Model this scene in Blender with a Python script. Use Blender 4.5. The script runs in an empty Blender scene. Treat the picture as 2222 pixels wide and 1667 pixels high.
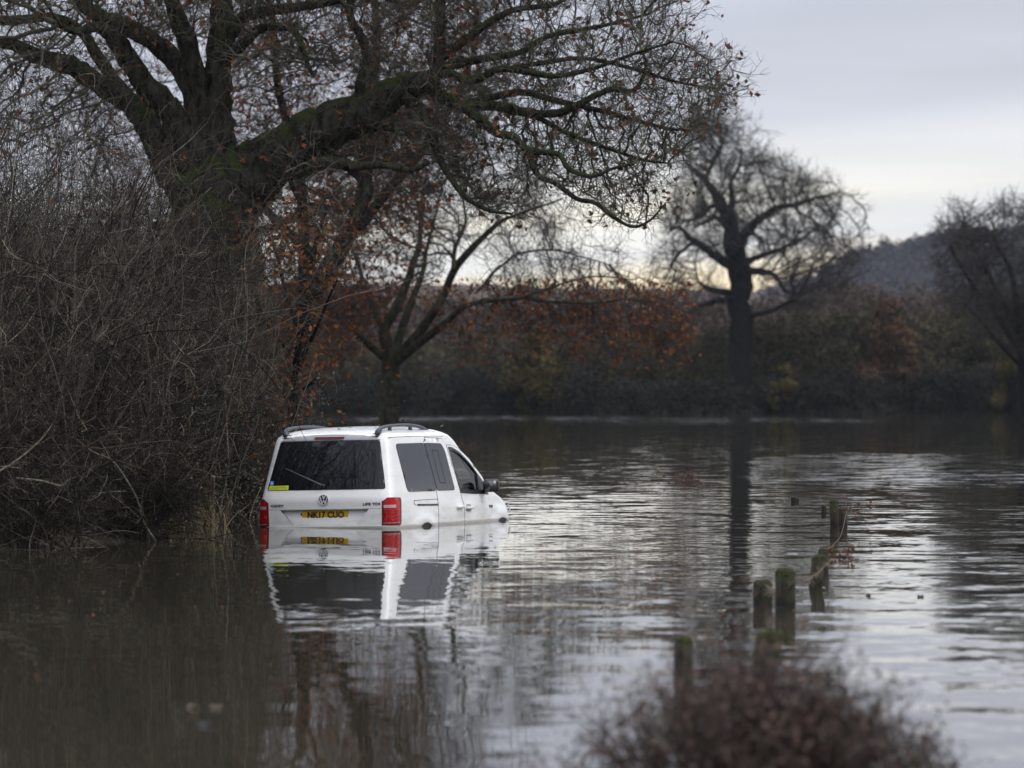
import bpy, math, random
import numpy as np
from mathutils.geometry import delaunay_2d_cdt
from mathutils import Vector

S = bpy.context.scene
C = S.collection
R_ = math.radians

# ------------------------------------------------------------------ camera
FPX, CX, HY, CAMH = 10375.0, 1111.0, 843.2, 1.66     # focal length, centre column, horizon row (photo pixels), eye height over the water
cam = bpy.data.cameras.new('camera'); cam_o = bpy.data.objects.new('camera', cam); C.objects.link(cam_o)
cam_o.location = (0, 0, CAMH); cam_o.rotation_euler = (R_(90), 0, 0)
cam.sensor_width = 36; cam.lens = FPX / 2222 * 36; cam.shift_y = (HY - 833.5) / 2222
cam.clip_start = 0.5; cam.clip_end = 6000
cam.dof.use_dof = True; cam.dof.focus_distance = 57.5; cam.dof.aperture_fstop = 3.2
S.camera = cam_o
# ------------------------------------------------------------------ sky, light, exposure
SUN_EL, SUN_AZ = R_(48), R_(118)      # brightest part of the cloud cover: behind and to the right of the camera
S.view_settings.view_transform = 'Standard'; S.view_settings.look = 'None'
S.view_settings.exposure = 0; S.view_settings.gamma = 1
S.cycles.use_denoising = True; S.cycles.pixel_filter_width = 1.0
S.cycles.max_bounces = 6; S.cycles.diffuse_bounces = 2; S.cycles.glossy_bounces = 4; S.cycles.transparent_max_bounces = 8
S.cycles.caustics_reflective = False; S.cycles.caustics_refractive = False


def nd(nt, t, **kw):
    n = nt.nodes.new(t)
    for k, v in kw.items():
        if k.startswith('i_'):
            key = k[2:]; n.inputs[int(key) if key.isdigit() else key.replace('_', ' ')].default_value = v
        else: setattr(n, k, v)
    return n


def math_(nt, op, a, b=None, c=None, clamp=False):
    n = nt.nodes.new('ShaderNodeMath'); n.operation = op; n.use_clamp = clamp
    for i, x in enumerate((a, b, c)):
        if x is None: continue
        if isinstance(x, (int, float)): n.inputs[i].default_value = x
        else: nt.links.new(x, n.inputs[i])
    return n.outputs[0]


def ramp(nt, fac, stops, interp='LINEAR'):
    n = nt.nodes.new('ShaderNodeValToRGB'); cr = n.color_ramp; cr.interpolation = interp
    while len(cr.elements) > 1: cr.elements.remove(cr.elements[-1])
    for i, (p, c) in enumerate(stops):
        e = cr.elements[0] if i == 0 else cr.elements.new(p)
        e.position = p; e.color = (c[0], c[1], c[2], 1) if not isinstance(c, (int, float)) else (c, c, c, 1)
    nt.links.new(fac, n.inputs[0]); return n.outputs[0]


def mixc(nt, fac, a, b, mode='MIX'):
    n = nt.nodes.new('ShaderNodeMix'); n.data_type = 'RGBA'; n.blend_type = mode
    for s, x in ((0, fac), (6, a), (7, b)):
        if isinstance(x, (int, float)): n.inputs[s].default_value = x
        elif isinstance(x, tuple): n.inputs[s].default_value = (x[0], x[1], x[2], 1)
        else: nt.links.new(x, n.inputs[s])
    return n.outputs[2]


W = bpy.data.worlds.new('World'); S.world = W; W.use_nodes = True
nt = W.node_tree; nt.nodes.clear()
out = nd(nt, 'ShaderNodeOutputWorld'); tc = nd(nt, 'ShaderNodeTexCoord'); sep = nd(nt, 'ShaderNodeSeparateXYZ')
nt.links.new(tc.outputs['Generated'], sep.inputs[0])
az = math_(nt, 'ARCTAN2', sep.outputs[0], sep.outputs[1])
el = sep.outputs[2]
cmb = nd(nt, 'ShaderNodeCombineXYZ'); nt.links.new(math_(nt, 'MULTIPLY', az, 9.0), cmb.inputs[0]); nt.links.new(math_(nt, 'MULTIPLY', el, 75.0), cmb.inputs[1])
nz = nd(nt, 'ShaderNodeTexNoise', i_Scale=1.3, i_Detail=4.0, i_Roughness=0.5); nt.links.new(cmb.outputs[0], nz.inputs['Vector'])
nzc = math_(nt, 'SUBTRACT', nz.outputs['Fac'], 0.5)
el2 = math_(nt, 'SUBTRACT', el, math_(nt, 'MULTIPLY', math_(nt, 'SUBTRACT', az, 0.07), 0.09))
el3 = math_(nt, 'MAXIMUM', math_(nt, 'ADD', el2, math_(nt, 'MULTIPLY', nzc, 0.008)), 0.0)
sq = math_(nt, 'SQRT', el3)
cloud = ramp(nt, sq, [(0.0, (.72, .70, .66)), (.135, (.70, .71, .74)), (.170, (.68, .71, .78)), (.203, (.74, .77, .83)), (.214, (.88, .895, .92)), (.226, (.88, .895, .92)), (.234, (.80, .82, .87)),
                      (.243, (.68, .705, .785)), (.262, (.655, .68, .765)), (.285, (.62, .645, .745)), (.36, (.80, .835, .94)), (.6, (1.2, 1.26, 1.42)), (1.0, (1.7, 1.78, 1.95))])
# warm light low under the cloud edge where the sun has gone down
ga = math_(nt, 'MULTIPLY', math_(nt, 'SUBTRACT', az, 0.012), 1 / 0.10)
gaz = math_(nt, 'POWER', 2.718, math_(nt, 'MULTIPLY', math_(nt, 'MULTIPLY', ga, ga), -1.0))
gel = nd(nt, 'ShaderNodeMapRange', interpolation_type='SMOOTHSTEP', i_From_Min=0.056, i_From_Max=0.040, i_To_Min=0.0, i_To_Max=1.0)
nt.links.new(el3, gel.inputs[0])
glow = math_(nt, 'MULTIPLY', gaz, gel.outputs[0])
warm = ramp(nt, math_(nt, 'MULTIPLY', el3, 20.0), [(0.0, (1.2, .86, .42)), (.40, (1.4, 1.06, .56)), (.52, (1.35, 1.14, .76)), (.64, (1.0, 1.0, .98)), (.74, (1.1, 1.08, 1.0)), (.82, (1.25, 1.19, 1.0)), (1.0, (.95, .95, .94))])
sky = mixc(nt, math_(nt, 'MULTIPLY', glow, 0.95), cloud, warm)
sky = mixc(nt, 1.0, sky, ramp(nt, nz.outputs['Fac'], [(.3, .93), (.7, 1.06)]), 'MULTIPLY')
nish = nd(nt, 'ShaderNodeTexSky', sky_type='NISHITA', sun_disc=False, sun_elevation=SUN_EL, sun_rotation=SUN_AZ)
bg1 = nd(nt, 'ShaderNodeBackground', i_Strength=0.05); nt.links.new(nish.outputs[0], bg1.inputs[0])
bg2 = nd(nt, 'ShaderNodeBackground', i_Strength=1.0); nt.links.new(sky, bg2.inputs[0])
mx = nd(nt, 'ShaderNodeMixShader', i_0=0.95); nt.links.new(bg1.outputs[0], mx.inputs[1]); nt.links.new(bg2.outputs[0], mx.inputs[2])
nt.links.new(mx.outputs[0], out.inputs[0])

sl = bpy.data.lights.new('sun', 'SUN'); sl.energy = 1.6; sl.angle = R_(40); sl.color = (1, .97, .93)
so = bpy.data.objects.new('sun', sl); C.objects.link(so)
sd = Vector((math.cos(SUN_EL) * math.sin(SUN_AZ), math.cos(SUN_EL) * math.cos(SUN_AZ), math.sin(SUN_EL)))
so.rotation_euler = sd.to_track_quat('Z', 'Y').to_euler(); so.location = (0, 0, 30)

# ------------------------------------------------------------------ materials
MATS = {}


def mat(name, col=(.5, .5, .5), rough=.6, metal=0.0, coat=0.0, ior=1.5, spec=.5):
    if name in MATS: return MATS[name]
    m = bpy.data.materials.new(name); m.use_nodes = True; MATS[name] = m
    b = m.node_tree.nodes['Principled BSDF']
    b.inputs['Base Color'].default_value = (*col, 1); b.inputs['Roughness'].default_value = rough
    b.inputs['Metallic'].default_value = metal; b.inputs['Coat Weight'].default_value = coat; b.inputs['IOR'].default_value = ior
    b.inputs['Specular IOR Level'].default_value = spec
    return m


def bsdf(m): return m.node_tree.nodes['Principled BSDF']


def island_mat(name, stops, rough=.75, spec=.10, trans=0.0, patchy=0.0):
    """each leaf or twig gets its own tint"""
    m = mat(name, rough=rough, spec=spec); nt = m.node_tree
    g = nd(nt, 'ShaderNodeNewGeometry')
    c = ramp(nt, g.outputs['Random Per Island'], stops)
    if patchy:   # clumps differ by species; dark gaps and highlights are painted into the tint too
        t2 = nd(nt, 'ShaderNodeTexCoord'); q = nd(nt, 'ShaderNodeTexNoise', i_Scale=patchy, i_Detail=3.0, i_Roughness=.6); nt.links.new(t2.outputs['Object'], q.inputs['Vector'])
        c = mixc(nt, 1.0, c, ramp(nt, q.outputs['Fac'], [(.33, (.34, .33, .32)), (.44, (1.05, .93, .82)), (.52, (.62, .60, .57)), (.60, (1.3, 1.24, 1.14)), (.70, (.78, .80, .64))]), 'MULTIPLY')
    nt.links.new(c, bsdf(m).inputs['Base Color'])
    if trans:
        tl = nd(nt, 'ShaderNodeBsdfTranslucent'); nt.links.new(c, tl.inputs[0]); ms = nd(nt, 'ShaderNodeMixShader', i_0=trans)
        nt.links.new(bsdf(m).outputs[0], ms.inputs[1]); nt.links.new(tl.outputs[0], ms.inputs[2]); nt.links.new(ms.outputs[0], nt.nodes['Material Output'].inputs[0])
    return m


def bark_mat(name, dark, light, moss=0.0, lichen=(.085, .09, .06), scale=9.0):
    m = mat(name, rough=.95, spec=.06); nt = m.node_tree; b = bsdf(m)
    tc = nd(nt, 'ShaderNodeTexCoord')
    mp = nd(nt, 'ShaderNodeMapping'); mp.inputs['Scale'].default_value = (1, 1, .35); nt.links.new(tc.outputs['Object'], mp.inputs[0])
    n1 = nd(nt, 'ShaderNodeTexNoise', i_Scale=scale, i_Detail=6.0, i_Roughness=.65); nt.links.new(mp.outputs[0], n1.inputs['Vector'])
    c = ramp(nt, n1.outputs['Fac'], [(.36, dark), (.62, light)])
    n2 = nd(nt, 'ShaderNodeTexNoise', i_Scale=scale * .35, i_Detail=5.0, i_Roughness=.7); nt.links.new(tc.outputs['Object'], n2.inputs['Vector'])
    c = mixc(nt, ramp(nt, n2.outputs['Fac'], [(.53, 0.0), (.66, .55)]), c, lichen)
    if moss:
        g = nd(nt, 'ShaderNodeNewGeometry'); s = nd(nt, 'ShaderNodeSeparateXYZ'); nt.links.new(g.outputs['Normal'], s.inputs[0])
        n3 = nd(nt, 'ShaderNodeTexNoise', i_Scale=1.3, i_Detail=5.0, i_Roughness=.6); nt.links.new(tc.outputs['Object'], n3.inputs['Vector'])
        f = math_(nt, 'ADD', s.outputs[2], math_(nt, 'MULTIPLY', math_(nt, 'SUBTRACT', n3.outputs['Fac'], .5), 3.4))
        n4 = nd(nt, 'ShaderNodeTexNoise', i_Scale=40.0, i_Detail=3.0); nt.links.new(tc.outputs['Object'], n4.inputs['Vector'])
        mc = ramp(nt, n4.outputs['Fac'], [(.35, (.013, .024, .003)), (.65, (.046, .070, .009))])
        c = mixc(nt, ramp(nt, f, [(.45, 0.0), (.85, moss)]), c, mc)
    nt.links.new(c, b.inputs['Base Color'])
    bp = nd(nt, 'ShaderNodeBump', i_Strength=1.0, i_Distance=.06); nt.links.new(n1.outputs['Fac'], bp.inputs['Height']); nt.links.new(bp.outputs[0], b.inputs['Normal'])
    return m


OAK_BARK = bark_mat('oak_bark', (.005, .0045, .004), (.046, .042, .034), moss=.7, lichen=(.065, .07, .05), scale=13.0)
FAR_BARK = bark_mat('far_bark', (.005, .0048, .0045), (.014, .0132, .0125), lichen=(.02, .02, .017))
MID_BARK = bark_mat('middle_oak_bark', (.010, .0095, .007), (.040, .038, .026), moss=.5)
TWIG_OAK = island_mat('oak_twig', [(0, (.035, .032, .026)), (.5, (.07, .066, .052)), (.85, (.10, .095, .07)), (1, (.13, .125, .085))])
TWIG_FAR = island_mat('far_twig', [(0, (.022, .020, .019)), (1, (.05, .045, .042))])
TWIG_SCRUB = island_mat('scrub_twig', [(0, (.008, .0075, .007)), (.5, (.025, .0225, .0195)), (.78, (.056, .050, .043)), (.92, (.145, .130, .110)), (1, (.29, .26, .22))], patchy=.85)  # palest tints paint in sky highlights on the twigs
PALE_STEM = bark_mat('pale_stem', (.13, .118, .088), (.27, .25, .19), scale=25)
LEAF_RUST = island_mat('rust_leaf', [(0, (.045, .022, .014)), (.45, (.11, .044, .022)), (.8, (.20, .074, .028)), (1, (.36, .15, .05))], trans=.5)
LEAF_DEAD = island_mat('dead_leaf', [(0, (.05, .028, .018)), (.6, (.13, .06, .033)), (1, (.23, .105, .05))], trans=.4)
LEAF_GREEN = island_mat('bramble_leaf', [(0, (.022, .026, .012)), (.5, (.044, .050, .026)), (.75, (.075, .078, .05)), (.9, (.12, .115, .085)), (1, (.10, .05, .025))], rough=.5, spec=.3)
REED = island_mat('dry_reed', [(0, (.12, .09, .05)), (.6, (.25, .19, .115)), (1, (.38, .30, .19))])


# ------------------------------------------------------------------ helpers
def U(u, v, d):
    """point that the photograph shows at pixel (u, v) when it stands d metres away"""
    return np.array([(u - CX) / FPX * d, d, CAMH + (HY - v) / FPX * d])


def dwater(v): return CAMH * FPX / (v - HY)


def tag(o, label=None, cat=None, group=None, kind=None):
    if label: o['label'] = label
    if cat: o['category'] = cat
    if group: o['group'] = group
    if kind: o['kind'] = kind
    return o


def empty(name, loc=(0, 0, 0), rot=(0, 0, 0)):
    o = bpy.data.objects.new(name, None); C.objects.link(o); o.location = loc; o.rotation_euler = rot; o.empty_display_size = .3
    return o


def mesh(name, V, F, m, parent=None, smooth=True):
    """V (n,3), F list of arrays (k,3) or (k,4)"""
    me = bpy.data.meshes.new(name); V = np.asarray(V, dtype=np.float32)
    F = [np.asarray(f, dtype=np.int32) for f in (F if isinstance(F, (list, tuple)) and len(F) and isinstance(F[0], np.ndarray) and F[0].ndim == 2 else [np.asarray(F)])]
    me.vertices.add(len(V)); me.vertices.foreach_set('co', V.ravel())
    li = np.concatenate([f.ravel() for f in F]); tot = np.concatenate([np.full(len(f), f.shape[1], np.int32) for f in F])
    me.loops.add(len(li)); me.loops.foreach_set('vertex_index', li)
    me.polygons.add(len(tot)); st = np.concatenate([[0], np.cumsum(tot)[:-1]]).astype(np.int32)
    me.polygons.foreach_set('loop_start', st); me.polygons.foreach_set('loop_total', tot)
    me.polygons.foreach_set('use_smooth', np.full(len(tot), smooth))
    me.update(calc_edges=True); me.validate()
    me.materials.append(m)
    o = bpy.data.objects.new(name, me); C.objects.link(o)
    if parent: o.parent = parent
    return o


def join(parts):
    """parts: list of (V, [F...])"""
    Vs, Fq, Ft, n = [], [], [], 0
    for V, Fs in parts:
        Vs.append(V)
        for f in (Fs if isinstance(Fs, (list, tuple)) else [Fs]):
            (Fq if f.shape[1] == 4 else Ft).append(f + n)
        n += len(V)
    F = ([np.concatenate(Fq)] if Fq else []) + ([np.concatenate(Ft)] if Ft else [])
    return np.concatenate(Vs), F


def unit(v): return v / np.maximum(np.linalg.norm(v, axis=-1, keepdims=True), 1e-9)


def tubes(P, R, sides=3):
    """P (M,N,3), R (M,N) -> open tubes"""
    M, N, _ = P.shape
    T = unit(np.gradient(P, axis=1))
    a = unit(np.cross(T, np.array([.31, .47, .82]))); b = np.cross(T, a)
    ang = np.arange(sides) * 2 * np.pi / sides
    V = P[:, :, None] + R[:, :, None, None] * (np.cos(ang)[None, None, :, None] * a[:, :, None] + np.sin(ang)[None, None, :, None] * b[:, :, None])
    i = (np.arange(M)[:, None, None] * N + np.arange(N - 1)[None, :, None]) * sides; k = np.arange(sides)[None, None, :]; k2 = (k + 1) % sides
    F = np.stack([i + k, i + k2, i + sides + k2, i + sides + k], -1).reshape(-1, 4)
    return V.reshape(-1, 3), F


def tube1(pts, rad, sides=8, sub=4):
    """one smooth tapering tube through the points, closed at both ends"""
    p = spline(np.asarray(pts, float), sub); r = np.interp(np.linspace(0, 1, len(p)), np.linspace(0, 1, len(rad)), rad)
    p = np.concatenate([[p[0]], p, [p[-1]]]); r = np.concatenate([[1e-4], r, [1e-4]])
    p[0] -= (p[2] - p[1]) * .01; p[-1] += (p[-2] - p[-3]) * .01
    return tubes(p[None], r[None], sides)


def spline(p, sub=4):
    """Catmull-Rom"""
    if len(p) < 3: return np.linspace(p[0], p[-1], sub + 1)
    q = np.concatenate([[2 * p[0] - p[1]], p, [2 * p[-1] - p[-2]]]); o = []
    for i in range(1, len(q) - 2):
        for t in np.arange(sub) / sub:
            a, b, c, d = q[i - 1], q[i], q[i + 1], q[i + 2]
            o.append(.5 * (2 * b + (c - a) * t + (2 * a - 5 * b + 4 * c - d) * t * t + (3 * b - a - 3 * c + d) * t ** 3))
    o.append(p[-1]); return np.array(o)


def grow(rng, P0, D0, L, r0, n, wig=.25, up=0.0, taper=.7):
    M = len(P0); P = [P0]; D = unit(D0); L = np.broadcast_to(L, (M,)); r0 = np.broadcast_to(r0, (M,))
    for i in range(n - 1):
        D = unit(D + wig * rng.normal(size=(M, 3)) + np.array([0, 0, up])); P.append(P[-1] + D * (L / (n - 1))[:, None])
    return np.stack(P, 1), r0[:, None] * (1 - taper * np.linspace(0, 1, n))[None]


def spawn(rng, P, R, k, ang=(.5, 1.1), t0=.25, t1=1.0):
    M, N, _ = P.shape; T = unit(np.gradient(P, axis=1))
    t = rng.uniform(t0, t1, (M, k)) * (N - 1.001); i = t.astype(int); f = (t - i)[..., None]; m = np.arange(M)[:, None]
    p = P[m, i] * (1 - f) + P[m, i + 1] * f; d = T[m, i]; r = R[m, i]
    q = unit(np.cross(d, rng.normal(size=d.shape))); a = rng.uniform(*ang, (M, k))[..., None]
    return p.reshape(-1, 3), (d * np.cos(a) + q * np.sin(a)).reshape(-1, 3), r.ravel()


def leaves(rng, Cn, l=.09, w=.05, flat=0.0):
    """folded leaf: two triangles sharing a midrib, random direction"""
    n = len(Cn); a = unit(rng.normal(size=(n, 3)) * np.array([1, 1, 1 - flat * .9])); b = unit(np.cross(a, rng.normal(size=(n, 3)) + np.array([0, 0, 3 * flat]))); c = np.cross(a, b)
    s = rng.uniform(.6, 1.3, (n, 1)); l = l * s; w = w * s; fold = rng.uniform(-.25, .5, (n, 1)) * w
    V = np.stack([Cn - a * l * .5, Cn + b * w * .5 + c * fold - a * l * .05, Cn + a * l * .5 + c * fold * .6, Cn - b * w * .5 + c * fold + a * l * .03], 1).reshape(-1, 3)
    i = np.arange(n)[:, None] * 4
    return V, np.concatenate([i + np.array([0, 1, 2]), i + np.array([0, 2, 3])])


def inpoly(p, poly):
    x, y = p[:, 0], p[:, 1]; r = np.zeros(len(p), bool); q = np.asarray(poly, float); j = len(q) - 1
    for i in range(len(q)):
        xi, yi = q[i]; xj, yj = q[j]
        c = ((yi > y) != (yj > y)) & (x < (xj - xi) * (y - yi) / (yj - yi + 1e-12) + xi); r ^= c; j = i
    return r


def sample_poly(rng, poly, n, d, dd, clump=.6):
    """points of a crown: part evenly spread, part gathered in leafy clumps with gaps between"""
    q = np.asarray(poly, float); lo, hi = q.min(0), q.max(0); o = []
    nc = int(n * clump)
    if nc > 60:
        a = _even(rng, q, n - nc, d, dd); c = _even(rng, q, max(8, nc // 26), d, dd); k = rng.integers(0, len(c), nc); s = math.sqrt((hi[0] - lo[0]) * (hi[1] - lo[1])) / FPX * d / math.sqrt(len(c)) * .34
        return np.concatenate([a, c[k] + rng.normal(size=(nc, 3)) * s])
    return _even(rng, q, n, d, dd)


def _even(rng, q, n, d, dd):
    lo, hi = q.min(0), q.max(0); o = []
    while sum(map(len, o)) < n:
        p = rng.uniform(lo, hi, (n * 2, 2)); o.append(p[inpoly(p, q)])
    p = np.concatenate(o)[:n]; dep = d + rng.uniform(-dd, dd, n)
    return np.stack([(p[:, 0] - CX) / FPX * d, dep, CAMH + (HY - p[:, 1]) / FPX * d], 1)


def colonize(rng, nodes, attr, step, infl, kill, iters=90, jit=.25, maxch=3, bias=None):
    """space colonisation: boughs reach for the points of the crown"""
    N = np.asarray(nodes, float); n0 = len(N); par = np.full(n0, -1); ch = np.zeros(n0, int)
    D = np.empty(len(attr)); I = np.empty(len(attr), int)
    for a in range(0, len(attr), 500):
        x = np.linalg.norm(attr[a:a + 500, None] - N[None], axis=2); I[a:a + 500] = x.argmin(1); D[a:a + 500] = x.min(1)
    alive = D > kill
    for it in range(iters):
        m = alive & (D < infl)
        if not m.any(): break
        acc = np.zeros((len(N), 3)); np.add.at(acc, I[m], unit(attr[m] - N[I[m]]))
        cand = np.unique(I[m]); cand = cand[ch[cand] < maxch]
        if not len(cand): break
        dirn = unit(acc[cand])
        if bias is not None: dirn = dirn + bias[1] * unit(N[cand] - bias[0])
        dirn = unit(dirn + jit * rng.normal(size=(len(cand), 3)))
        new = N[cand] + dirn * step; ch[cand] += 1
        base = len(N); N = np.concatenate([N, new]); par = np.concatenate([par, cand]); ch = np.concatenate([ch, np.zeros(len(new), int)])
        x = np.linalg.norm(attr[alive][:, None] - new[None], axis=2); am = np.where(alive)[0]
        mn = x.min(1); ix = x.argmin(1) + base; b = mn < D[am]; D[am[b]] = mn[b]; I[am[b]] = ix[b]
        alive &= D > kill
    return N, par, n0


def chains(N, par, n0, tip=.006, ex=2.3, rmax=1.0):
    """radii by the pipe rule, then one polyline per bough"""
    n = len(N); a = np.zeros(n); kids = [[] for _ in range(n)]
    for i in range(n - 1, n0 - 1, -1):
        if a[i] == 0: a[i] = tip ** ex
        if par[i] >= 0: a[par[i]] += a[i]; kids[par[i]].append(i)
    r = np.minimum(a ** (1 / ex), rmax); o = []
    for i in range(n0, n):
        p = par[i]
        if p >= n0 and max(kids[p], key=lambda k: r[k]) == i: continue
        c = [i]; 
        while kids[c[-1]]: c.append(max(kids[c[-1]], key=lambda k: r[k]))
        P = np.concatenate([[N[p]], N[c]]); Rr = np.concatenate([[min(r[i] * 1.1, rmax)], r[c]]); o.append((P, Rr))
    return o, r


def chain_tubes(ch, sides):
    by = {}
    for P, r in ch: by.setdefault(len(P), []).append((P, r))
    return [tubes(np.array([x[0] for x in v]), np.array([x[1] for x in v]), sides) for v in by.values()]


def tree(rng, name, label, cat, base, limbs, polys, d, step, infl, kill, tip, twig_n, twig_l, twig_r, bark, twigm, leaf=None, group=None, tsides=9, wob=.0, jit=.25, levels=2, bias=None, ex=2.3, curl=.2):
    """limbs: list of (points, radii); the first is the trunk. polys: list of (pixel outline, points, half depth)"""
    root = empty(name, base); tag(root, label, cat, group); b = np.asarray(base, float)
    tr, seeds = [], []
    for pts, rad in limbs:
        p = spline(np.asarray(pts, float), 6); r = np.interp(np.linspace(0, 1, len(p)), np.linspace(0, 1, len(rad)), rad)
        if wob:
            p[1:] += rng.normal(size=(len(p) - 1, 3)) * (wob * r[1:, None]); r = r * rng.uniform(.93, 1.09, len(r))
        tr.append(tubes(p[None], r[None], tsides)); seeds.append(p[3:] if len(p) > 8 else p)
    V, F = join(tr); mesh('trunk', V - b, F, bark, root)
    seeds = np.concatenate(seeds[1:])
    att = np.concatenate([sample_poly(rng, q, n, d, dd) for q, n, dd in polys])
    N, par, n0 = colonize(rng, seeds, att, step, infl, kill, jit=jit, bias=bias)
    ch, r = chains(N, par, n0, tip, ex)
    parts = chain_tubes(ch, 4)
    # twigs on every thin bough
    thin = np.where((r[n0:] < tip * 5))[0] + n0; k = np.repeat(thin, twig_n)
    D = unit(N[k] - N[par[k]]); D = unit(D * .8 + rng.normal(size=D.shape) * .7)
    P1, R1 = grow(rng, N[k], D, rng.uniform(.4, 1.0, len(k)) * twig_l, twig_r, 5, curl, .04, .55)
    parts.append(tubes(P1, R1, 3)); tips = P1
    if levels > 1:
        p, dd_, rr = spawn(rng, P1, R1, 2, (.4, 1.0), .3); P2, R2 = grow(rng, p, dd_, rng.uniform(.25, .6, len(p)) * twig_l, twig_r * .8, 4, curl, .05, .5)
        parts.append(tubes(P2, R2, 3)); tips = P2
    V, F = join(parts); mesh('crown', V - b, F, twigm, root)
    if leaf:
        lm, frac, l, w, where = leaf
        c = tips[:, -1]; c = c[where(c)] if where else c
        c = c[rng.random(len(c)) < frac]; c = np.repeat(c, 2, 0); c = c + rng.normal(size=c.shape) * l * .3
        V, F = leaves(rng, c, l, w); mesh('leaves', V - b, [F], lm, root, smooth=False)
    return root, N, P1


def limb(pts, d, wpx, dz=None):
    """pixel polyline + pixel widths -> 3-D points and radii; dz: depth offsets"""
    n = len(pts); dz = np.zeros(n) if dz is None else np.interp(np.linspace(0, 1, n), np.linspace(0, 1, len(dz)), dz)
    P = [np.array([(u - CX) / FPX * d, d + z, CAMH + (HY - v) / FPX * d]) for (u, v), z in zip(pts, dz)]
    return P, [w / FPX * d / 2 for w in wpx]


# ------------------------------------------------------------------ ground, water, hills
EDGE = np.array([[47.0, -6.6], [48.8, -5.25], [52.4, -3.95], [58, -4.0], [60.4, -3.5], [66, -3.45], [72, -3.5], [78, -3.8], [84, -4.4], [100, -6.5], [130, -16], [200, -40], [300, -60]])   # water's edge on the left: (distance, x)


def ground_z(x, y):
    e = np.interp(y, EDGE[:, 0], EDGE[:, 1]); left = np.clip((e - x) * .22, -1.2, .9) * np.clip((y - 44) / 4, 0, 1)
    z = np.where(left > -.62, left, -.62) - .02
    near = np.clip((17.5 - y) * .12, -.62, .35); z = np.maximum(z, near)
    far = np.clip((y - 323) * .04, -.62, 1.6); z = np.maximum(z, far)
    return z


gx = np.unique(np.concatenate([np.linspace(-900, -40, 25), np.linspace(-40, -12, 15), np.linspace(-12, 6, 60), np.linspace(6, 60, 20), np.linspace(60, 900, 25)]))
gy = np.unique(np.concatenate([np.linspace(-40, 40, 30), np.linspace(40, 110, 90), np.linspace(110, 300, 20), np.linspace(300, 380, 20), np.linspace(380, 2600, 15)]))
X, Y = np.meshgrid(gx, gy); Z = ground_z(X, Y)


def grid_faces(ny, nx):
    i = (np.arange(ny - 1)[:, None] * nx + np.arange(nx - 1)[None]).ravel()
    return np.stack([i, i + 1, i + nx + 1, i + nx], 1)


GM = mat('wet_earth', rough=.9, spec=.2); nt = GM.node_tree
tcn = nd(nt, 'ShaderNodeTexCoord'); n1 = nd(nt, 'ShaderNodeTexNoise', i_Scale=2.5, i_Detail=8.0, i_Roughness=.7); nt.links.new(tcn.outputs['Object'], n1.inputs['Vector'])
nt.links.new(ramp(nt, n1.outputs['Fac'], [(.3, (.018, .014, .010)), (.5, (.04, .032, .022)), (.7, (.05, .048, .02))]), bsdf(GM).inputs['Base Color'])
g = mesh('ground', np.stack([X, Y, Z], -1).reshape(-1, 3), grid_faces(len(gy), len(gx)), GM); tag(g, 'wet dark earth of the flooded field and its banks', 'ground', kind='structure')

WM = mat('flood_water', (.031, .028, .019), rough=.012, ior=1.333); nt = WM.node_tree
tcn = nd(nt, 'ShaderNodeTexCoord'); sp = nd(nt, 'ShaderNodeSeparateXYZ'); nt.links.new(tcn.outputs['Object'], sp.inputs[0])


def noise_at(sx, sy, scale, detail=2.0, off=0.0, rough=.5):
    mp = nd(nt, 'ShaderNodeMapping'); mp.inputs['Scale'].default_value = (sx, sy, 1); mp.inputs['Location'].default_value = (off, off * .7, off * .3)
    nt.links.new(tcn.outputs['Object'], mp.inputs[0])
    n = nd(nt, 'ShaderNodeTexNoise', i_Scale=scale, i_Detail=detail, i_Roughness=rough); nt.links.new(mp.outputs[0], n.inputs['Vector'])
    return math_(nt, 'SUBTRACT', n.outputs['Fac'], .5)


def mapr(x, a, b, c=0.0, d=1.0):
    n = nd(nt, 'ShaderNodeMapRange', interpolation_type='SMOOTHSTEP', i_From_Min=a, i_From_Max=b, i_To_Min=c, i_To_Max=d); nt.links.new(x, n.inputs[0]); return n.outputs[0]


# wind reaches the open water on the right; the lee of the thicket and the van is nearly calm
azw = math_(nt, 'DIVIDE', sp.outputs[0], sp.outputs[1])
open_ = mapr(math_(nt, 'ADD', azw, math_(nt, 'MULTIPLY', noise_at(1, .25, .12, 3.0, 5.0), .05)), -.022, .05)
gust = mapr(noise_at(1, .30, .045, 3.0, 21.0, .55), -.06, .12)
far_ = mapr(sp.outputs[1], 75.0, 95.0)
behind = mapr(sp.outputs[1], 62.0, 75.0, 0.0, .3)
lull = math_(nt, 'SUBTRACT', 1.0, math_(nt, 'MULTIPLY', mapr(math_(nt, 'ADD', sp.outputs[1], math_(nt, 'MULTIPLY', noise_at(1, .2, .1, 2.0, 77.0), 30.0)), 62.0, 80.0), .62))
spark = math_(nt, 'MULTIPLY', mapr(math_(nt, 'ADD', azw, math_(nt, 'MULTIPLY', noise_at(1, .25, .15, 3.0, 55.0), .08)), .045, .065), math_(nt, 'MULTIPLY', mapr(sp.outputs[1], 76.0, 86.0), mapr(sp.outputs[1], 132.0, 105.0)))
shoal = mapr(sp.outputs[1], 195.0, 270.0, 0.0, 3.4)
shoal = math_(nt, 'MULTIPLY', shoal, mapr(noise_at(.35, .12, .05, 2.0, 61.0), -.2, .08, .35, 1.25))
calm = math_(nt, 'MAXIMUM', math_(nt, 'MAXIMUM', math_(nt, 'MULTIPLY', math_(nt, 'MAXIMUM', open_, behind), lull), math_(nt, 'MULTIPLY', spark, 3.2)), shoal)
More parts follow.
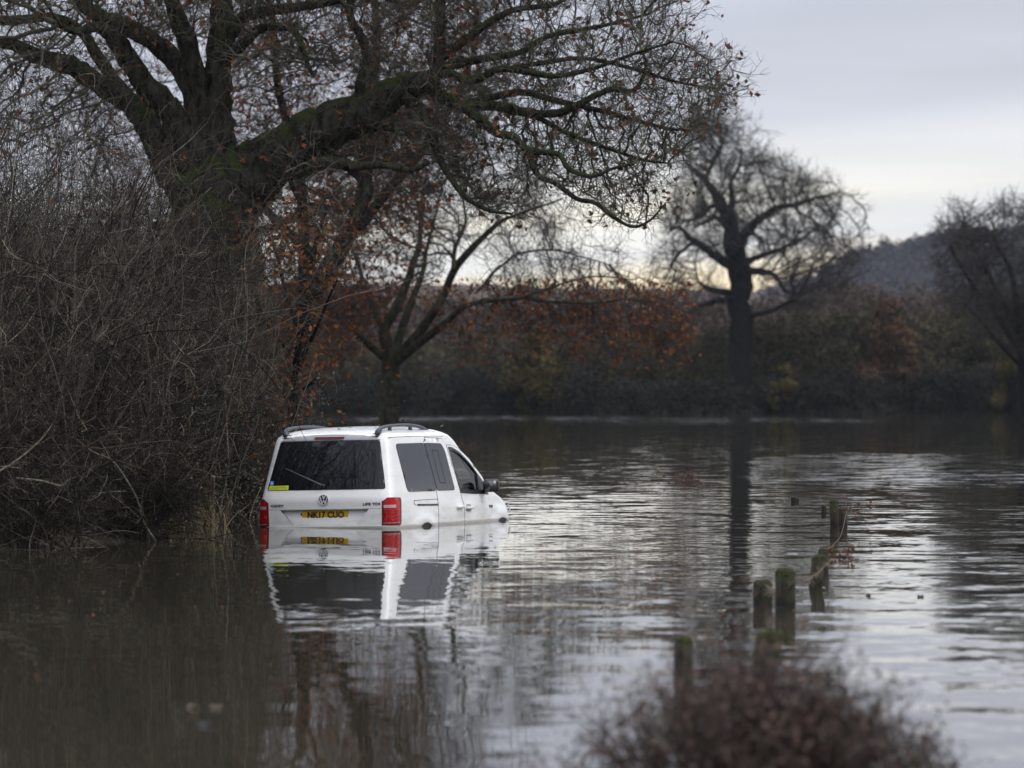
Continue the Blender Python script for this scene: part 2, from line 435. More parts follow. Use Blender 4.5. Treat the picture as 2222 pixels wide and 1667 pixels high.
amp = math_(nt, 'ADD', math_(nt, 'MULTIPLY', math_(nt, 'MULTIPLY', calm, mapr(sp.outputs[1], 28.0, 46.0, .45, 1.0)), math_(nt, 'ADD', math_(nt, 'MULTIPLY', gust, .030), .024)), .015)
big = noise_at(.85, 1.0, 1.25, 1.0, 3.0)
mid_ = noise_at(.75, 1.0, 3.2, 2.0, 9.0)
fine = noise_at(1.0, 1.0, 9.0, 1.0, 14.0)
sy = math_(nt, 'ADD', math_(nt, 'ADD', big, math_(nt, 'MULTIPLY', mid_, .75)), math_(nt, 'MULTIPLY', fine, .6))
sx = math_(nt, 'ADD', noise_at(1.0, .6, .9, 2.0, 33.0), math_(nt, 'MULTIPLY', noise_at(1, 1, 3.0, 1.0, 41.0), .5))
cb = nd(nt, 'ShaderNodeCombineXYZ', i_2=1.0)
nt.links.new(math_(nt, 'MULTIPLY', sx, math_(nt, 'MULTIPLY', amp, .9)), cb.inputs[0]); nt.links.new(math_(nt, 'MULTIPLY', sy, amp), cb.inputs[1])
vn = nd(nt, 'ShaderNodeVectorMath', operation='NORMALIZE'); nt.links.new(cb.outputs[0], vn.inputs[0])
nt.links.new(vn.outputs[0], bsdf(WM).inputs['Normal'])
o = mesh('water', np.array([[-1000, -60, 0], [1000, -60, 0], [1000, 420, 0], [-1000, 420, 0]]), np.array([[0, 1, 2, 3]]), WM, smooth=False)
tag(o, 'brown rippled flood water reflecting trees and sky', 'flood water', kind='structure')

# far ridge (flat topped, brown) and the wooded hill on the right
def hill_mat(name, stops, scale):
    m = mat(name, rough=.95, spec=.1); nt = m.node_tree
    tcn = nd(nt, 'ShaderNodeTexCoord'); n1 = nd(nt, 'ShaderNodeTexNoise', i_Scale=scale, i_Detail=7.0, i_Roughness=.65); nt.links.new(tcn.outputs['Object'], n1.inputs['Vector'])
    nt.links.new(ramp(nt, n1.outputs['Fac'], stops), bsdf(m).inputs['Base Color']); return m


def ridge(name, label, d, prof, depth, m, seed):
    rng = np.random.default_rng(seed); us = np.linspace(prof[0][0], prof[-1][0], 160); pv = np.interp(us, [p[0] for p in prof], [p[1] for p in prof])
    t = np.linspace(0, 1, 16); top = CAMH + (HY - pv) / FPX * d; x = (us - CX) / FPX * d
    zz = np.where(t[:, None] < .6, (t[:, None] / .6) ** .7, 1 - .35 * ((t[:, None] - .6) / .4) ** 2) * top[None]
    zz = zz + rng.normal(size=zz.shape) * .012 * top.mean()
    yy = d - depth * .6 + t[:, None] * depth + 0 * x[None]; xx = x[None] * yy / d
    zz[0] = -.3
    return tag(mesh(name, np.stack([xx, yy, zz], -1).reshape(-1, 3), grid_faces(16, 160), m), label, name.split('_')[-1], kind='structure')


HM1 = hill_mat('ridge_cover', [(.3, (.045, .032, .026)), (.5, (.075, .055, .045)), (.7, (.085, .07, .05))], .02)
HM2 = hill_mat('hill_cover', [(.3, (.042, .040, .050)), (.6, (.060, .056, .066)), (.74, (.075, .078, .058))], .012)
ridge('ridge', 'low brown flat-topped ridge across the far side', 900, [(-1500, 612), (700, 616), (1100, 620), (1500, 630), (1700, 640), (2000, 690), (2600, 760)], 260, HM1, 2)
ridge('hill', 'hazy purple wooded hill rising at the right', 1500, [(1500, 660), (1700, 615), (1830, 575), (1870, 560), (1950, 545), (2040, 520), (2222, 505), (2600, 480), (3200, 560)], 420, HM2, 3)


def clump(rng, c, rad, n, l, w):
    p = rng.normal(size=(n, 3)); p = unit(p) * rng.uniform(.25, 1, (n, 1)) ** .6 * np.asarray(rad) * rng.uniform(.8, 1.1, (n, 1)); return leaves(rng, p + c, l, w)


# wood on the crest of the hill
rng = np.random.default_rng(11); parts = []
for u in np.arange(1800, 2330, 6):
    v = np.interp(u, [1800, 1830, 1870, 1950, 2040, 2222, 2600], [590, 572, 556, 541, 518, 505, 480]); d = 1490 + rng.uniform(-60, 60)
    for k in range(3):
        c = U(u + rng.uniform(-6, 6), v + 12 * k + rng.uniform(-4, 6), d); parts.append(clump(rng, c, (3.4, 3, 3.2), 45, 1.5, 1.0))
for u in (1916, 1921, 1990, 2060):
    v = np.interp(u, [1800, 1870, 1950, 2222], [590, 556, 541, 505]); c = U(u, v - 10, 1490); parts.append(clump(rng, c, (2.0, 2, 4.2), 60, 1.2, .8))
for k in range(1500):
    u = rng.uniform(1780, 2330); t = rng.random(); vt = np.interp(u, [1780, 1830, 1870, 1950, 2040, 2222, 2600], [600, 578, 562, 547, 524, 508, 485]); v = vt + (690 - vt) * t; dd = 1480 - 235 * t
    if abs(v - (604 - (u - 1880) * .05)) < 5 and 1850 < u < 1985: continue
    parts.append(clump(rng, U(u, v, dd) + [0, -6, 0], (4.0, 4, 3.0), 46, 1.2, .8))
V, F = join(parts); FW = island_mat('hill_wood', [(0, (.030, .029, .037)), (1, (.055, .051, .060))])
tag(mesh('hilltop_wood', V, F, FW, smooth=False), 'dark bare wood along the crest of the hill', 'wood', kind='stuff')

# ------------------------------------------------------------------ far shore
BR_OLIVE = island_mat('far_olive', [(0, (.022, .021, .015)), (.5, (.054, .048, .032)), (.9, (.078, .068, .036)), (1, (.115, .095, .036))], spec=.06)
BR_BROWN = island_mat('far_brown', [(0, (.04, .031, .027)), (.6, (.08, .059, .049)), (1, (.11, .078, .057))], spec=.06)
BR_ORANGE = island_mat('far_orange', [(0, (.05, .033, .022)), (.6, (.085, .052, .031)), (1, (.12, .068, .036))], spec=.06)
BR_YELLOW = island_mat('far_yellow', [(0, (.032, .030, .014)), (.6, (.07, .058, .022)), (1, (.12, .095, .025))], spec=.06)
BR_DARK = island_mat('far_dark', [(0, (.011, .011, .010)), (1, (.030, .028, .022))], spec=.04)


def mass(name, label, seed, us, vtop, d, m, size, n, depth=12, l=.38, w=.12, vbase=893):
    rng = np.random.default_rng(seed); parts = []
    for u in us:
        vt = np.interp(u, [p[0] for p in vtop], [p[1] for p in vtop]) + rng.normal() * 9
        dd = d + rng.uniform(0, depth); zt = U(u, vt, d)[2]; z = -.4
        while z < zt:
            rr = size * rng.uniform(.6, 1.1); c = np.array([(u + rng.uniform(-14, 14) - CX) / FPX * dd, dd + rng.uniform(-3, 3), min(z, zt - rr * .6)])
            parts.append(clump(rng, c, (rr, rr, rr * .9), n, l, w)); z += rr * 1.1
    V, F = join(parts)
    return tag(mesh(name, V, F, m, smooth=False), label, name.split('_')[-1], kind='stuff')


mass('far_undergrowth', 'dark undergrowth along the far waterline', 20, np.arange(640, 2330, 16), [(600, 820), (1000, 815), (1500, 830), (1900, 815), (2300, 800)], 319, BR_DARK, 1.5, 420, 6)
mass('far_treeline', 'olive scrub along the far shore', 21, np.arange(620, 2330, 15), [(600, 720), (950, 750), (1100, 735), (1350, 745), (1550, 715), (1650, 690), (1800, 680), (2300, 690)], 330, BR_OLIVE, 1.9, 420, 14)
mass('far_wood', 'brown bare wood behind the far shore scrub', 22, np.arange(560, 2400, 17), [(500, 640), (950, 655), (1250, 650), (1550, 655), (1700, 640), (1850, 610), (2000, 640), (2300, 600)], 430, BR_BROWN, 2.6, 300, 40, l=.6, w=.2)


def bush(name, label, cat, seed, u, vt, wpx, d, m, n, l=.34, w=.17):
    rng = np.random.default_rng(seed); zt = U(u, vt, d)[2]; r = wpx / FPX * d / 2; b = np.array([(u - CX) / FPX * d, d, .2]); root = empty(name, b); tag(root, label, cat)
    P, Rr = grow(rng, np.repeat(b[None], 14, 0), unit(rng.normal(size=(14, 3)) * [.45, .45, .2] + [0, 0, 1]), zt * .85, .09, 7, .12, .05); V, F = tubes(P, Rr, 4)
    p2, d2, r2 = spawn(rng, P, Rr, 6, (.4, .9), .3); P2, R2 = grow(rng, p2, d2, zt * .3, .035, 5, .2, .05); V2, F2 = tubes(P2, R2, 3)
    V, F = join([(V, F), (V2, F2)]); mesh('stems', V - b, F, FAR_BARK, root)
    parts = []
    for k in range(n):
        t = rng.uniform(.12, 1); a = rng.uniform(0, 6.28); q = r * math.sin(min(1, t * 1.05 + .15) * math.pi) ** .5 * rng.uniform(.2, .85)
        parts.append(clump(rng, b + [q * math.cos(a), q * math.sin(a), zt * t * .93], (r * .30,) * 3, 230, l, w))
    V, F = join(parts); mesh('foliage', V - b, F, m, root, smooth=False); return root


bush('autumn_tree', 'bushy orange-brown tree right of the tall bare oak on the far shore', 'tree', 31, 1925, 660, 190, 324, BR_ORANGE, 60)
bush('yellowing_bush', 'low yellow-leaved bush just right of the far oak trunk', 'bush', 32, 1706, 800, 95, 318, BR_YELLOW, 18)
bush('yellowing_bush', 'low yellow-leaved bush at the far right end of the shore', 'bush', 33, 2195, 770, 110, 316, BR_YELLOW, 26)
bush('yellowing_bush', 'yellow-green bush under the orange boughs of the middle oak', 'bush', 34, 1160, 735, 170, 318, BR_YELLOW, 34)


def Z8(x, y): return (1300 + x / 2.074, 200 + y / 2.074)
def Z5(x, y): return (560 + x / 2.353, 400 + y / 2.353)
def Z1(x, y): return (x / 2.458, y / 2.458)
def Z6(x, y): return (800 + x / 2.458, y / 2.458)
def L(zf, pts, d, w, dz=None): return limb([zf(*p) for p in pts], d, w, dz)


# tall bare oak on the far shore
d = 327; k = 1.08 / 2.074
LB = [L(Z8, [(645, 1470), (640, 1200), (636, 950), (630, 800), (612, 700), (580, 560), (530, 460), (480, 390), (430, 340), (390, 300)], d, [x * k for x in (108, 96, 92, 95, 80, 58, 40, 28, 18, 10)], [0, 0, 1, 2, 3]),
      L(Z8, [(605, 760), (650, 650), (710, 580), (800, 525), (880, 510), (980, 480), (1070, 460)], d, [x * k for x in (55, 45, 36, 26, 18, 12, 7)], [0, -2, -3]),
      L(Z8, [(578, 560), (602, 480), (600, 400), (640, 320), (650, 240)], d, [x * k for x in (38, 28, 20, 13, 8)], [0, 2, 3]),
      L(Z8, [(575, 560), (525, 510), (470, 540), (410, 575), (350, 560)], d, [x * k for x in (28, 22, 18, 14, 8)], [0, 2]),
      L(Z8, [(600, 640), (530, 570), (470, 590), (420, 620)], d, [x * k for x in (24, 20, 14, 8)], [0, -3]),
      L(Z8, [(615, 790), (530, 745), (460, 700), (400, 660), (350, 615), (300, 645)], d, [x * k for x in (52, 40, 28, 20, 14, 8)], [0, -2, -4]),
      L(Z8, [(420, 680), (345, 740), (310, 800), (290, 850)], d, [x * k for x in (16, 14, 10, 6)], [-3, -4]),
      L(Z8, [(630, 905), (550, 898), (490, 880), (450, 850), (440, 790)], d, [x * k for x in (32, 30, 22, 12, 7)], [0, 2]),
      L(Z8, [(630, 925), (540, 940), (440, 968), (380, 1010), (340, 1060)], d, [x * k for x in (36, 28, 20, 12, 8)], [0, -4]),
      L(Z8, [(640, 800), (740, 808), (800, 825), (845, 890), (900, 905)], d, [x * k for x in (40, 28, 20, 14, 8)], [0, 3]),
      L(Z8, [(625, 790), (720, 740), (830, 700), (930, 650), (1010, 590)], d, [x * k for x in (36, 26, 18, 12, 7)], [0, 3, 4]),
      L(Z8, [(650, 1010), (760, 992), (820, 960), (870, 940)], d, [x * k for x in (26, 20, 14, 8)], [0, -3]),
      L(Z8, [(480, 390), (520, 300), (560, 220), (580, 160)], d, [x * k for x in (20, 16, 12, 7)], [3, 1])]
PO = [([Z8(*p) for p in [(280, 640), (340, 440), (370, 200), (460, 150), (560, 130), (650, 170), (680, 270), (760, 300), (900, 330), (1000, 380), (1110, 440), (1070, 560), (1000, 560), (1110, 680), (1090, 790), (850, 830), (700, 780), (560, 760), (420, 720), (320, 800)]], 1250, 5.0),
      ([Z8(*p) for p in [(280, 830), (560, 840), (590, 980), (330, 1080)]], 80, 3.0), ([Z8(*p) for p in [(690, 850), (1000, 800), (1100, 850), (900, 990), (720, 1000)]], 130, 3.0)]
tree(np.random.default_rng(40), 'bare_oak', 'tall bare oak with spreading crooked boughs on the far shore', 'tree', U(*Z8(645, 1440), d) * [1, 1, 0], LB, PO, d, .45, 3.2, .46, .034, 3, 1.3, .016, FAR_BARK, TWIG_FAR, jit=.22, ex=2.1, wob=.12, curl=.14, bias=(U(1600, 640, 327), .5))

# round-headed bare tree at the right edge
d = 245; k = 1.3 / 2.074
LB = [L(Z8, [(1912, 1470), (1905, 1300), (1900, 1150), (1890, 1000), (1860, 800), (1800, 680), (1790, 580)], d, [x * k for x in (44, 36, 32, 24, 18, 12, 7)], [0, 0, 1, 2]),
      L(Z8, [(1905, 1180), (1800, 1030), (1680, 880), (1600, 760), (1560, 690)], d, [x * k for x in (22, 18, 13, 9, 6)], [0, -2]),
      L(Z8, [(1905, 1120), (1810, 920), (1730, 760), (1670, 640), (1650, 570)], d, [x * k for x in (24, 18, 14, 10, 6)], [0, 2]),
      L(Z8, [(1900, 1100), (1920, 900), (1945, 760), (1955, 640)], d, [x * k for x in (24, 18, 12, 8)], [0, -2]),
      L(Z8, [(1905, 1150), (2000, 950), (2080, 760), (2120, 600)], d, [x * k for x in (24, 18, 12, 8)], [0, 2]),
      L(Z8, [(1905, 1200), (2060, 1040), (2180, 880), (2260, 740)], d, [x * k for x in (20, 16, 12, 8)], [0, -2]),
      L(Z8, [(1905, 1240), (1780, 1120), (1690, 1020), (1620, 960)], d, [x * k for x in (16, 12, 9, 6)], [0, -3])]
PO = [([Z8(*p) for p in [(1510, 630), (1560, 525), (1640, 470), (1710, 515), (1790, 480), (1860, 520), (1910, 590), (2000, 500), (2160, 580), (2280, 720), (2280, 1000), (2150, 1150), (1900, 1180), (1720, 1100), (1600, 950), (1540, 780)]], 1900, 5.0)]
tree(np.random.default_rng(41), 'bare_tree', 'round-headed bare tree leaning in from the right edge', 'tree', U(*Z8(1910, 1440), d) * [1, 1, 0], LB, PO, d, .34, 4.0, .40, .018, 4, .85, .014, FAR_BARK, TWIG_FAR, jit=.25)

k = 1 / 2.353
# middle oak that still holds rusty leaves, standing in the water behind the van
d = 130; k = 1 / 2.353
LB = [L(Z5, [(662, 1370), (668, 1210), (672, 1050), (676, 930), (668, 850), (645, 740), (700, 640), (760, 500), (790, 400), (822, 300), (832, 100), (860, -80)], d, [x * k for x in (125, 108, 98, 92, 80, 60, 50, 42, 36, 30, 22, 12)], [0, 0, 0, .5, 1]),
      L(Z5, [(690, 880), (745, 700), (795, 560), (842, 420), (852, 330), (900, 150), (930, 0)], d, [x * k for x in (48, 42, 34, 26, 20, 14, 9)], [0, 1.5, 2]),
      L(Z5, [(690, 900), (800, 790), (872, 690), (940, 590), (1000, 450), (1060, 370), (1180, 250), (1260, 190), (1400, 140), (1550, 90)], d, [x * k for x in (58, 54, 46, 42, 40, 38, 28, 20, 13, 8)], [0, -1, -2]),
      L(Z5, [(690, 920), (840, 800), (960, 710), (1080, 620), (1330, 592), (1500, 608), (1700, 615), (1860, 598), (2000, 610)], d, [x * k for x in (50, 44, 36, 26, 18, 13, 11, 9, 6)], [0, -2, -3]),
      L(Z5, [(1330, 592), (1450, 552), (1580, 508), (1720, 482), (1900, 500)], d, [x * k for x in (14, 13, 11, 9, 6)], [-2, -3]),
      L(Z5, [(1130, 540), (1200, 450), (1260, 400), (1330, 350), (1500, 328), (1650, 360), (1800, 400)], d, [x * k for x in (14, 15, 14, 13, 11, 8, 5)], [0, 2]),
      L(Z5, [(660, 900), (580, 830), (510, 770), (440, 700), (360, 640), (250, 620)], d, [x * k for x in (48, 38, 30, 24, 16, 9)], [0, -1]),
      L(Z5, [(650, 760), (590, 640), (540, 520), (500, 380), (420, 220), (380, 60)], d, [x * k for x in (36, 32, 26, 20, 14, 8)], [0, 1]),
      L(Z5, [(1000, 450), (1010, 330), (1060, 200), (1050, 60), (1100, -100)], d, [x * k for x in (24, 22, 16, 12, 7)], [-2, 1])]
PO = [([Z5(*p) for p in [(100, 600), (150, 200), (250, -150), (450, -420), (800, -560), (1100, -420), (1300, -160), (1420, 60), (1500, 190), (1200, 240), (1000, 330), (700, 560), (400, 640)]], 1050, 4.0),
      ([Z5(*p) for p in [(1200, 240), (1500, 150), (1900, 330), (1800, 420), (1400, 420), (1050, 400)]], 130, 3.0),
      ([Z5(*p) for p in [(1000, 560), (1400, 520), (2000, 500), (2230, 560), (2150, 800), (1800, 880), (1500, 760), (1150, 860), (950, 800)]], 300, 3.0),
      ([Z5(*p) for p in [(60, 560), (480, 520), (560, 700), (480, 860), (330, 900), (120, 880)]], 260, 3.0)]
rng_mid = np.random.default_rng(420)
tree(np.random.default_rng(42), 'rusty_oak', 'young oak with rusty leaves whose trunk stands in the water behind the van', 'tree', U(*Z5(662, 1350), d) * [1, 1, 0], LB, PO, d, .26, 2.6, .34, .0125, 3, .8, .0065,
     MID_BARK, TWIG_FAR, leaf=(LEAF_RUST, .6, .13, .09, lambda c: ((c[:, 2] < 4.6) | (c[:, 0] < -2.2)) & (rng_mid.random(len(c)) < np.where(c[:, 2] < 4.6, 1.0, .5))), jit=.32)

# another leafy oak behind the big one, its trunk hidden by the thicket
d = 108
LB = [limb([(600, 1010), (618, 860), (670, 660), (755, 510), (790, 400), (800, 250), (815, 80), (800, -120)], d, [60, 54, 46, 38, 34, 28, 20, 10], [0, 0, 1]),
      limb([(660, 700), (662, 580), (660, 470), (650, 350), (610, 200), (600, 60), (560, -100)], d, [34, 28, 25, 22, 18, 13, 8], [0, -1, -2]),
      limb([(775, 500), (850, 400), (930, 300), (1000, 180), (1040, 50)], d, [26, 22, 17, 12, 8], [0, 2]),
      limb([(690, 560), (600, 480), (520, 380), (450, 250), (380, 150)], d, [24, 20, 16, 12, 7], [0, 2]),
      limb([(650, 470), (580, 500), (480, 510), (360, 500), (260, 470)], d, [20, 17, 14, 10, 6], [-1, 0])]
PO = [([(200, 520), (180, 200), (350, -100), (560, -260), (900, -280), (1080, -60), (1120, 180), (1040, 330), (950, 430), (820, 560), (640, 620), (400, 600)], 1500, 3.5)]
tree(np.random.default_rng(43), 'rusty_oak', 'leafy rust-brown oak half hidden behind the boughs of the mossy oak', 'tree', U(600, 1000, d) * [1, 1, 0], LB, PO, d, .24, 2.4, .32, .0115, 3, .75, .006,
     FAR_BARK, TWIG_FAR, leaf=(LEAF_RUST, .36, .105, .07, None), jit=.32)

# slender leafy tree at the right end of the thicket
d = 70
LB = [limb([(628, 1090), (632, 950), (640, 820), (655, 700), (670, 600), (690, 500), (720, 420)], d, [22, 20, 18, 15, 12, 9, 5], [0, 0, .5]),
      limb([(640, 820), (665, 760), (690, 710), (715, 650), (735, 610)], d, [12, 10, 8, 6, 4], [0, -.6]), limb([(650, 720), (620, 640), (600, 560), (570, 490)], d, [11, 9, 7, 4], [0, .6]),
      limb([(636, 860), (665, 840), (685, 830), (705, 850)], d, [9, 8, 6, 4], [0, -.4]), limb([(645, 780), (610, 740), (580, 700), (560, 640)], d, [9, 8, 6, 4], [0, -.5])]
PO = [([(540, 500), (620, 440), (700, 420), (750, 490), (740, 600), (715, 720), (715, 820), (680, 890), (600, 900), (550, 760)], 420, 1.0)]
tree(np.random.default_rng(45), 'rusty_sapling', 'slender sapling full of withered rust leaves at the right end of the thicket', 'tree', U(628, 1090, d) * [1, 1, 0], LB, PO, d, .15, 1.5, .2, .005, 2, .35, .0032,
     FAR_BARK, TWIG_OAK, leaf=(LEAF_RUST, .42, .095, .06, None), jit=.3)

# ------------------------------------------------------------------ the great mossy oak
d = 72; k = 1 / 2.458
LB = [limb([(450, 1140), (452, 900), (452, 650), (455, 480), (462, 400), (470, 340), (474, 250), (472, 160), (478, 60), (484, -60), (470, -260)], d, [300, 260, 225, 205, 150, 84, 66, 58, 52, 44, 26], [0, 0, 0, 0, .3]),
      limb([(480, 430), (540, 385), (600, 345), (690, 292), (780, 255), (850, 214), (905, 190), (940, 186)], d, [170, 140, 116, 104, 92, 70, 54, 44], [0, -.6, -1.0]),
      L(Z1, [(1120, 1000), (1090, 800), (1060, 500), (1020, 280), (960, 110), (910, -30), (850, -250), (830, -500)], d, [90, 60, 48, 44, 40, 34, 26, 14], [0, -.3, -.5]),
      L(Z1, [(1040, 940), (960, 680), (880, 560), (790, 470), (700, 330), (620, 215), (540, 165), (430, 190), (320, 150)], d, [80, 66, 58, 52, 46, 38, 24, 16, 9], [0, -.5, -1]),
      L(Z1, [(1060, 620), (1000, 430), (880, 270), (700, 150), (520, 75), (400, -10), (250, -140)], d, [54, 48, 44, 40, 36, 30, 18], [0, .5, .8]),
      L(Z1, [(1040, 1060), (900, 880), (790, 690), (700, 560), (500, 430), (350, 330), (150, 270), (0, 200), (-200, 190)], d, [110, 78, 58, 52, 46, 42, 34, 28, 16], [0, .8, 1.4]),
      L(Z1, [(700, 560), (520, 320), (400, 140), (240, 62), (0, 80), (-200, 60)], d, [30, 26, 22, 20, 22, 12], [.9, 1.3]),
      L(Z1, [(1160, 300), (1230, 190), (1300, 100), (1420, 72), (1600, 50), (1750, 30), (1920, -20), (2100, -90)], d, [36, 30, 26, 24, 22, 20, 16, 9], [0, -.4, -.8]),
      L(Z1, [(1120, 360), (1250, 285), (1330, 225), (1400, 172), (1500, 165), (1590, 195), (1640, 320), (1690, 440)], d, [28, 24, 22, 20, 18, 16, 12, 7], [0, -.8, -1.2]),
      limb([(800, 250), (785, 200), (800, 140), (790, 95), (765, 45), (772, -20), (790, -120)], d, [26, 23, 20, 19, 18, 15, 9], [-.8, -1.3]),
      L(Z1, [(1280, 1030), (1420, 965), (1600, 930), (1750, 880), (1880, 910), (1970, 1010), (1970, 1080), (1900, 1180)], d, [52, 34, 28, 27, 25, 22, 17, 10], [0, -1, -1.4]),
      L(Z1, [(1880, 915), (2050, 905), (2200, 930), (2300, 890)], d, [18, 15, 12, 8], [-1.3, -1.5]),
      L(Z1, [(2000, 640), (1870, 700), (1800, 790), (1650, 860), (1560, 960), (1600, 1080)], d, [26, 24, 20, 17, 13, 8], [-.9, -.3]),
      # spread of the right limb
      limb([(925, 192), (952, 150), (957, 70), (960, -40), (985, -180)], d, [32, 27, 24, 20, 11], [-1, -.8]),
      L(Z6, [(200, 540), (290, 610), (340, 720), (370, 830), (400, 900), (450, 980), (520, 1070), (640, 1140), (760, 1160)], d, [24, 22, 20, 17, 14, 13, 11, 9, 5], [-1, -1.5]),
      L(Z6, [(330, 330), (355, 450), (368, 560), (378, 850)], d, [12, 10, 9, 5], [-1.4, -1.6]),
      L(Z6, [(320, 470), (460, 570), (700, 582), (900, 620), (1050, 600), (1200, 520), (1300, 480), (1420, 480), (1480, 350), (1455, 260)], d, [34, 24, 20, 18, 16, 14, 13, 11, 8, 5], [-1, -.4, .2]),
      L(Z6, [(400, 540), (510, 600), (620, 680), (700, 742), (780, 760), (850, 832), (1000, 850), (1060, 930), (1180, 970), (1290, 930), (1400, 910)], d, [28, 22, 19, 17, 16, 14, 12, 10, 9, 7, 4], [-1, -1.6, -2]),
      L(Z6, [(850, 840), (900, 960), (1000, 1010), (1100, 1085), (1200, 1110), (1290, 1180), (1390, 1232), (1480, 1200), (1560, 1110)], d, [13, 12, 11, 10, 9, 8, 7, 5, 3], [-1.6, -2]),
      L(Z6, [(300, 480), (420, 420), (560, 460), (700, 400), (860, 420), (1000, 440), (1200, 400), (1400, 330), (1600, 270)], d, [30, 20, 17, 15, 13, 11, 9, 7, 4], [-1, -1.8]),
      L(Z6, [(380, 330), (520, 230), (620, 150), (760, 72), (900, 48), (1000, 28), (1150, -60)], d, [22, 18, 16, 14, 12, 10, 6], [-.8, -.2]),
      L(Z6, [(400, 380), (600, 330), (800, 290), (950, 200), (1120, 160), (1300, 120), (1500, 60)], d, [20, 17, 14, 12, 10, 8, 5], [-.8, .5]),
      L(Z6, [(500, 570), (800, 500), (1000, 540), (1250, 590), (1450, 640), (1650, 680), (1800, 640)], d, [18, 15, 13, 11, 9, 7, 4], [-.5, .8]),
      L(Z6, [(700, 585), (900, 640), (1050, 720), (1250, 800), (1450, 870), (1580, 890)], d, [14, 12, 10, 8, 6, 4], [-.3, -1.2]),
      L(Z6, [(700, 400), (900, 360), (1150, 330), (1400, 380), (1650, 450), (1850, 480)], d, [13, 11, 9, 8, 6, 4], [-1, -.3])]
PO = [([Z6(*p) for p in [(-100, 500), (0, -400), (400, -650), (1000, -600), (1400, -300), (1640, -60), (1690, 120), (1750, 260), (1930, 300), (1935, 480), (1830, 640), (1720, 800), (1680, 960), (1560, 1020), (1400, 1060), (1100, 1080), (800, 980), (560, 940), (300, 860), (0, 700)]], 3900, 1.9),
      ([Z6(*p) for p in [(900, 900), (1500, 960), (1560, 1150), (1380, 1240), (1150, 1130)]], 70, 1.0),
      ([Z6(*p) for p in [(350, 900), (800, 1000), (820, 1180), (560, 1150)]], 60, 1.0),
      ([Z1(*p) for p in [(-400, 850), (-400, -700), (600, -800), (1500, -800), (2000, -500), (2000, 300), (1400, 420), (1150, 200), (800, 200), (640, 640), (250, 820)]], 2700, 2.2),
      ([Z1(*p) for p in [(1400, 780), (2000, 650), (2250, 900), (2150, 1150), (1800, 1250), (1480, 1100)]], 160, 1.3)]
rngo = np.random.default_rng(44)
big_oak, oakN, oakT = tree(rngo, 'mossy_oak', 'great old oak with thick mossy boughs spreading over the van', 'tree', U(450, 1120, d) * [1, 1, 0] + [0, 0, .35], LB, PO, d, .16, 1.3, .18, .0078, 3, .40, .0044,
                           OAK_BARK, TWIG_OAK, leaf=(LEAF_DEAD, .07, .10, .06, None), tsides=12, wob=.05, jit=.26, ex=2.1, curl=.17, bias=(U(560, 420, 72), .45))

def clear_of_van(V, F, n=None):
    """drop the twigs that would grow through or across the tail of the van"""
    c, s = math.cos(R_(20)), math.sin(R_(20)); X, Y = V[:, 0] + 2.235, V[:, 1] - 57.0
    lx, ly = X * s + Y * c, -X * c + Y * s; bad = (lx > -4.0) & (lx < 4.6) & (ly < 1.0) & (ly > -3) & (V[:, 2] < 1.35)
    isl = F.min(1) // n; bad |= (V[:, 1] > 60) & (V[:, 0] > np.interp(V[:, 1], EDGE[:, 0], EDGE[:, 1]) + .40); fb = bad[F].any(1); k = np.zeros(isl[-1] + 1, bool); np.logical_or.at(k, isl, fb)
    return V, F[~k[isl]]


# ------------------------------------------------------------------ thicket on the left bank
rng = np.random.default_rng(50)
TOP = [(-250, 0), (0, 70), (120, 115), (230, 220), (330, 380), (450, 390), (560, 430), (630, 560), (670, 760), (690, 900)]
base_pts, heights = [], []
cl = rng.uniform(0, 1, (90, 3)); cy = 48 + 29 * cl[:, 0]; cxo = np.abs(rng.normal(size=90)) * 3.2 + .2; ck = rng.uniform(.5, 1.0, 90)
while len(base_pts) < 720:
    q = rng.integers(0, 90); y = cy[q] + rng.normal() * .45; x = np.interp(cy[q], EDGE[:, 0], EDGE[:, 1]) - cxo[q] + rng.normal() * .35; e = np.interp(y, EDGE[:, 0], EDGE[:, 1]); u = CX + x / y * FPX
    if u < -260 or u > 720 or x > e + .1: continue
    z0 = max(float(ground_z(np.array(x), np.array(y))), -.1)
    zt = CAMH + (HY - np.interp(u, [p[0] for p in TOP], [p[1] for p in TOP])) / FPX * y - z0
    h = zt * np.clip((e - x) / 1.3, .3, 1) * ck[q] * rng.uniform(.75, 1.1)
    if h < .5: continue
    base_pts.append((x, y, z0)); heights.append(h)
B = np.array(base_pts); H = np.array(heights); ns = 4
P0 = np.repeat(B, ns, 0) + rng.normal(size=(len(B) * ns, 3)) * [.14, .14, 0]
D0 = unit(rng.normal(size=P0.shape) * [.55, .5, .1] + [0, -.05, 1]); uu = P0[:, 0] / P0[:, 1] * FPX + CX
D0[:, 0] += .20 * np.clip((350 - uu) / 200, 0, 1); rz = np.clip((uu - 480) / 120, 0, 1); D0[:, 0] = D0[:, 0] * (1 - .75 * rz) - .10 * rz; D0 = unit(D0)
hh = np.repeat(H, ns) * rng.uniform(.7, 1.12, len(P0))
P, Rr = grow(rng, P0, D0, hh, rng.uniform(.005, .013, len(P0)) * rng.choice([1, 1, 1, 1.9], len(P0)), 10, .15, -.012, .75)
parts = [tubes(P, Rr, 4)]
p, dd, r = spawn(rng, P, Rr, 10, (.5, 1.3), .08); P2, R2 = grow(rng, p, dd, np.repeat(hh, 10) * rng.uniform(.10, .38, len(p)), np.minimum(r * .65, .0065), 7, .24, .0, .6)
parts.append(tubes(P2, R2, 3))
p, dd, r = spawn(rng, P2, R2, 5, (.5, 1.3), .15); P3, R3 = grow(rng, p, dd, rng.uniform(.15, .6, len(p)), .0030, 5, .30, 0, .5)
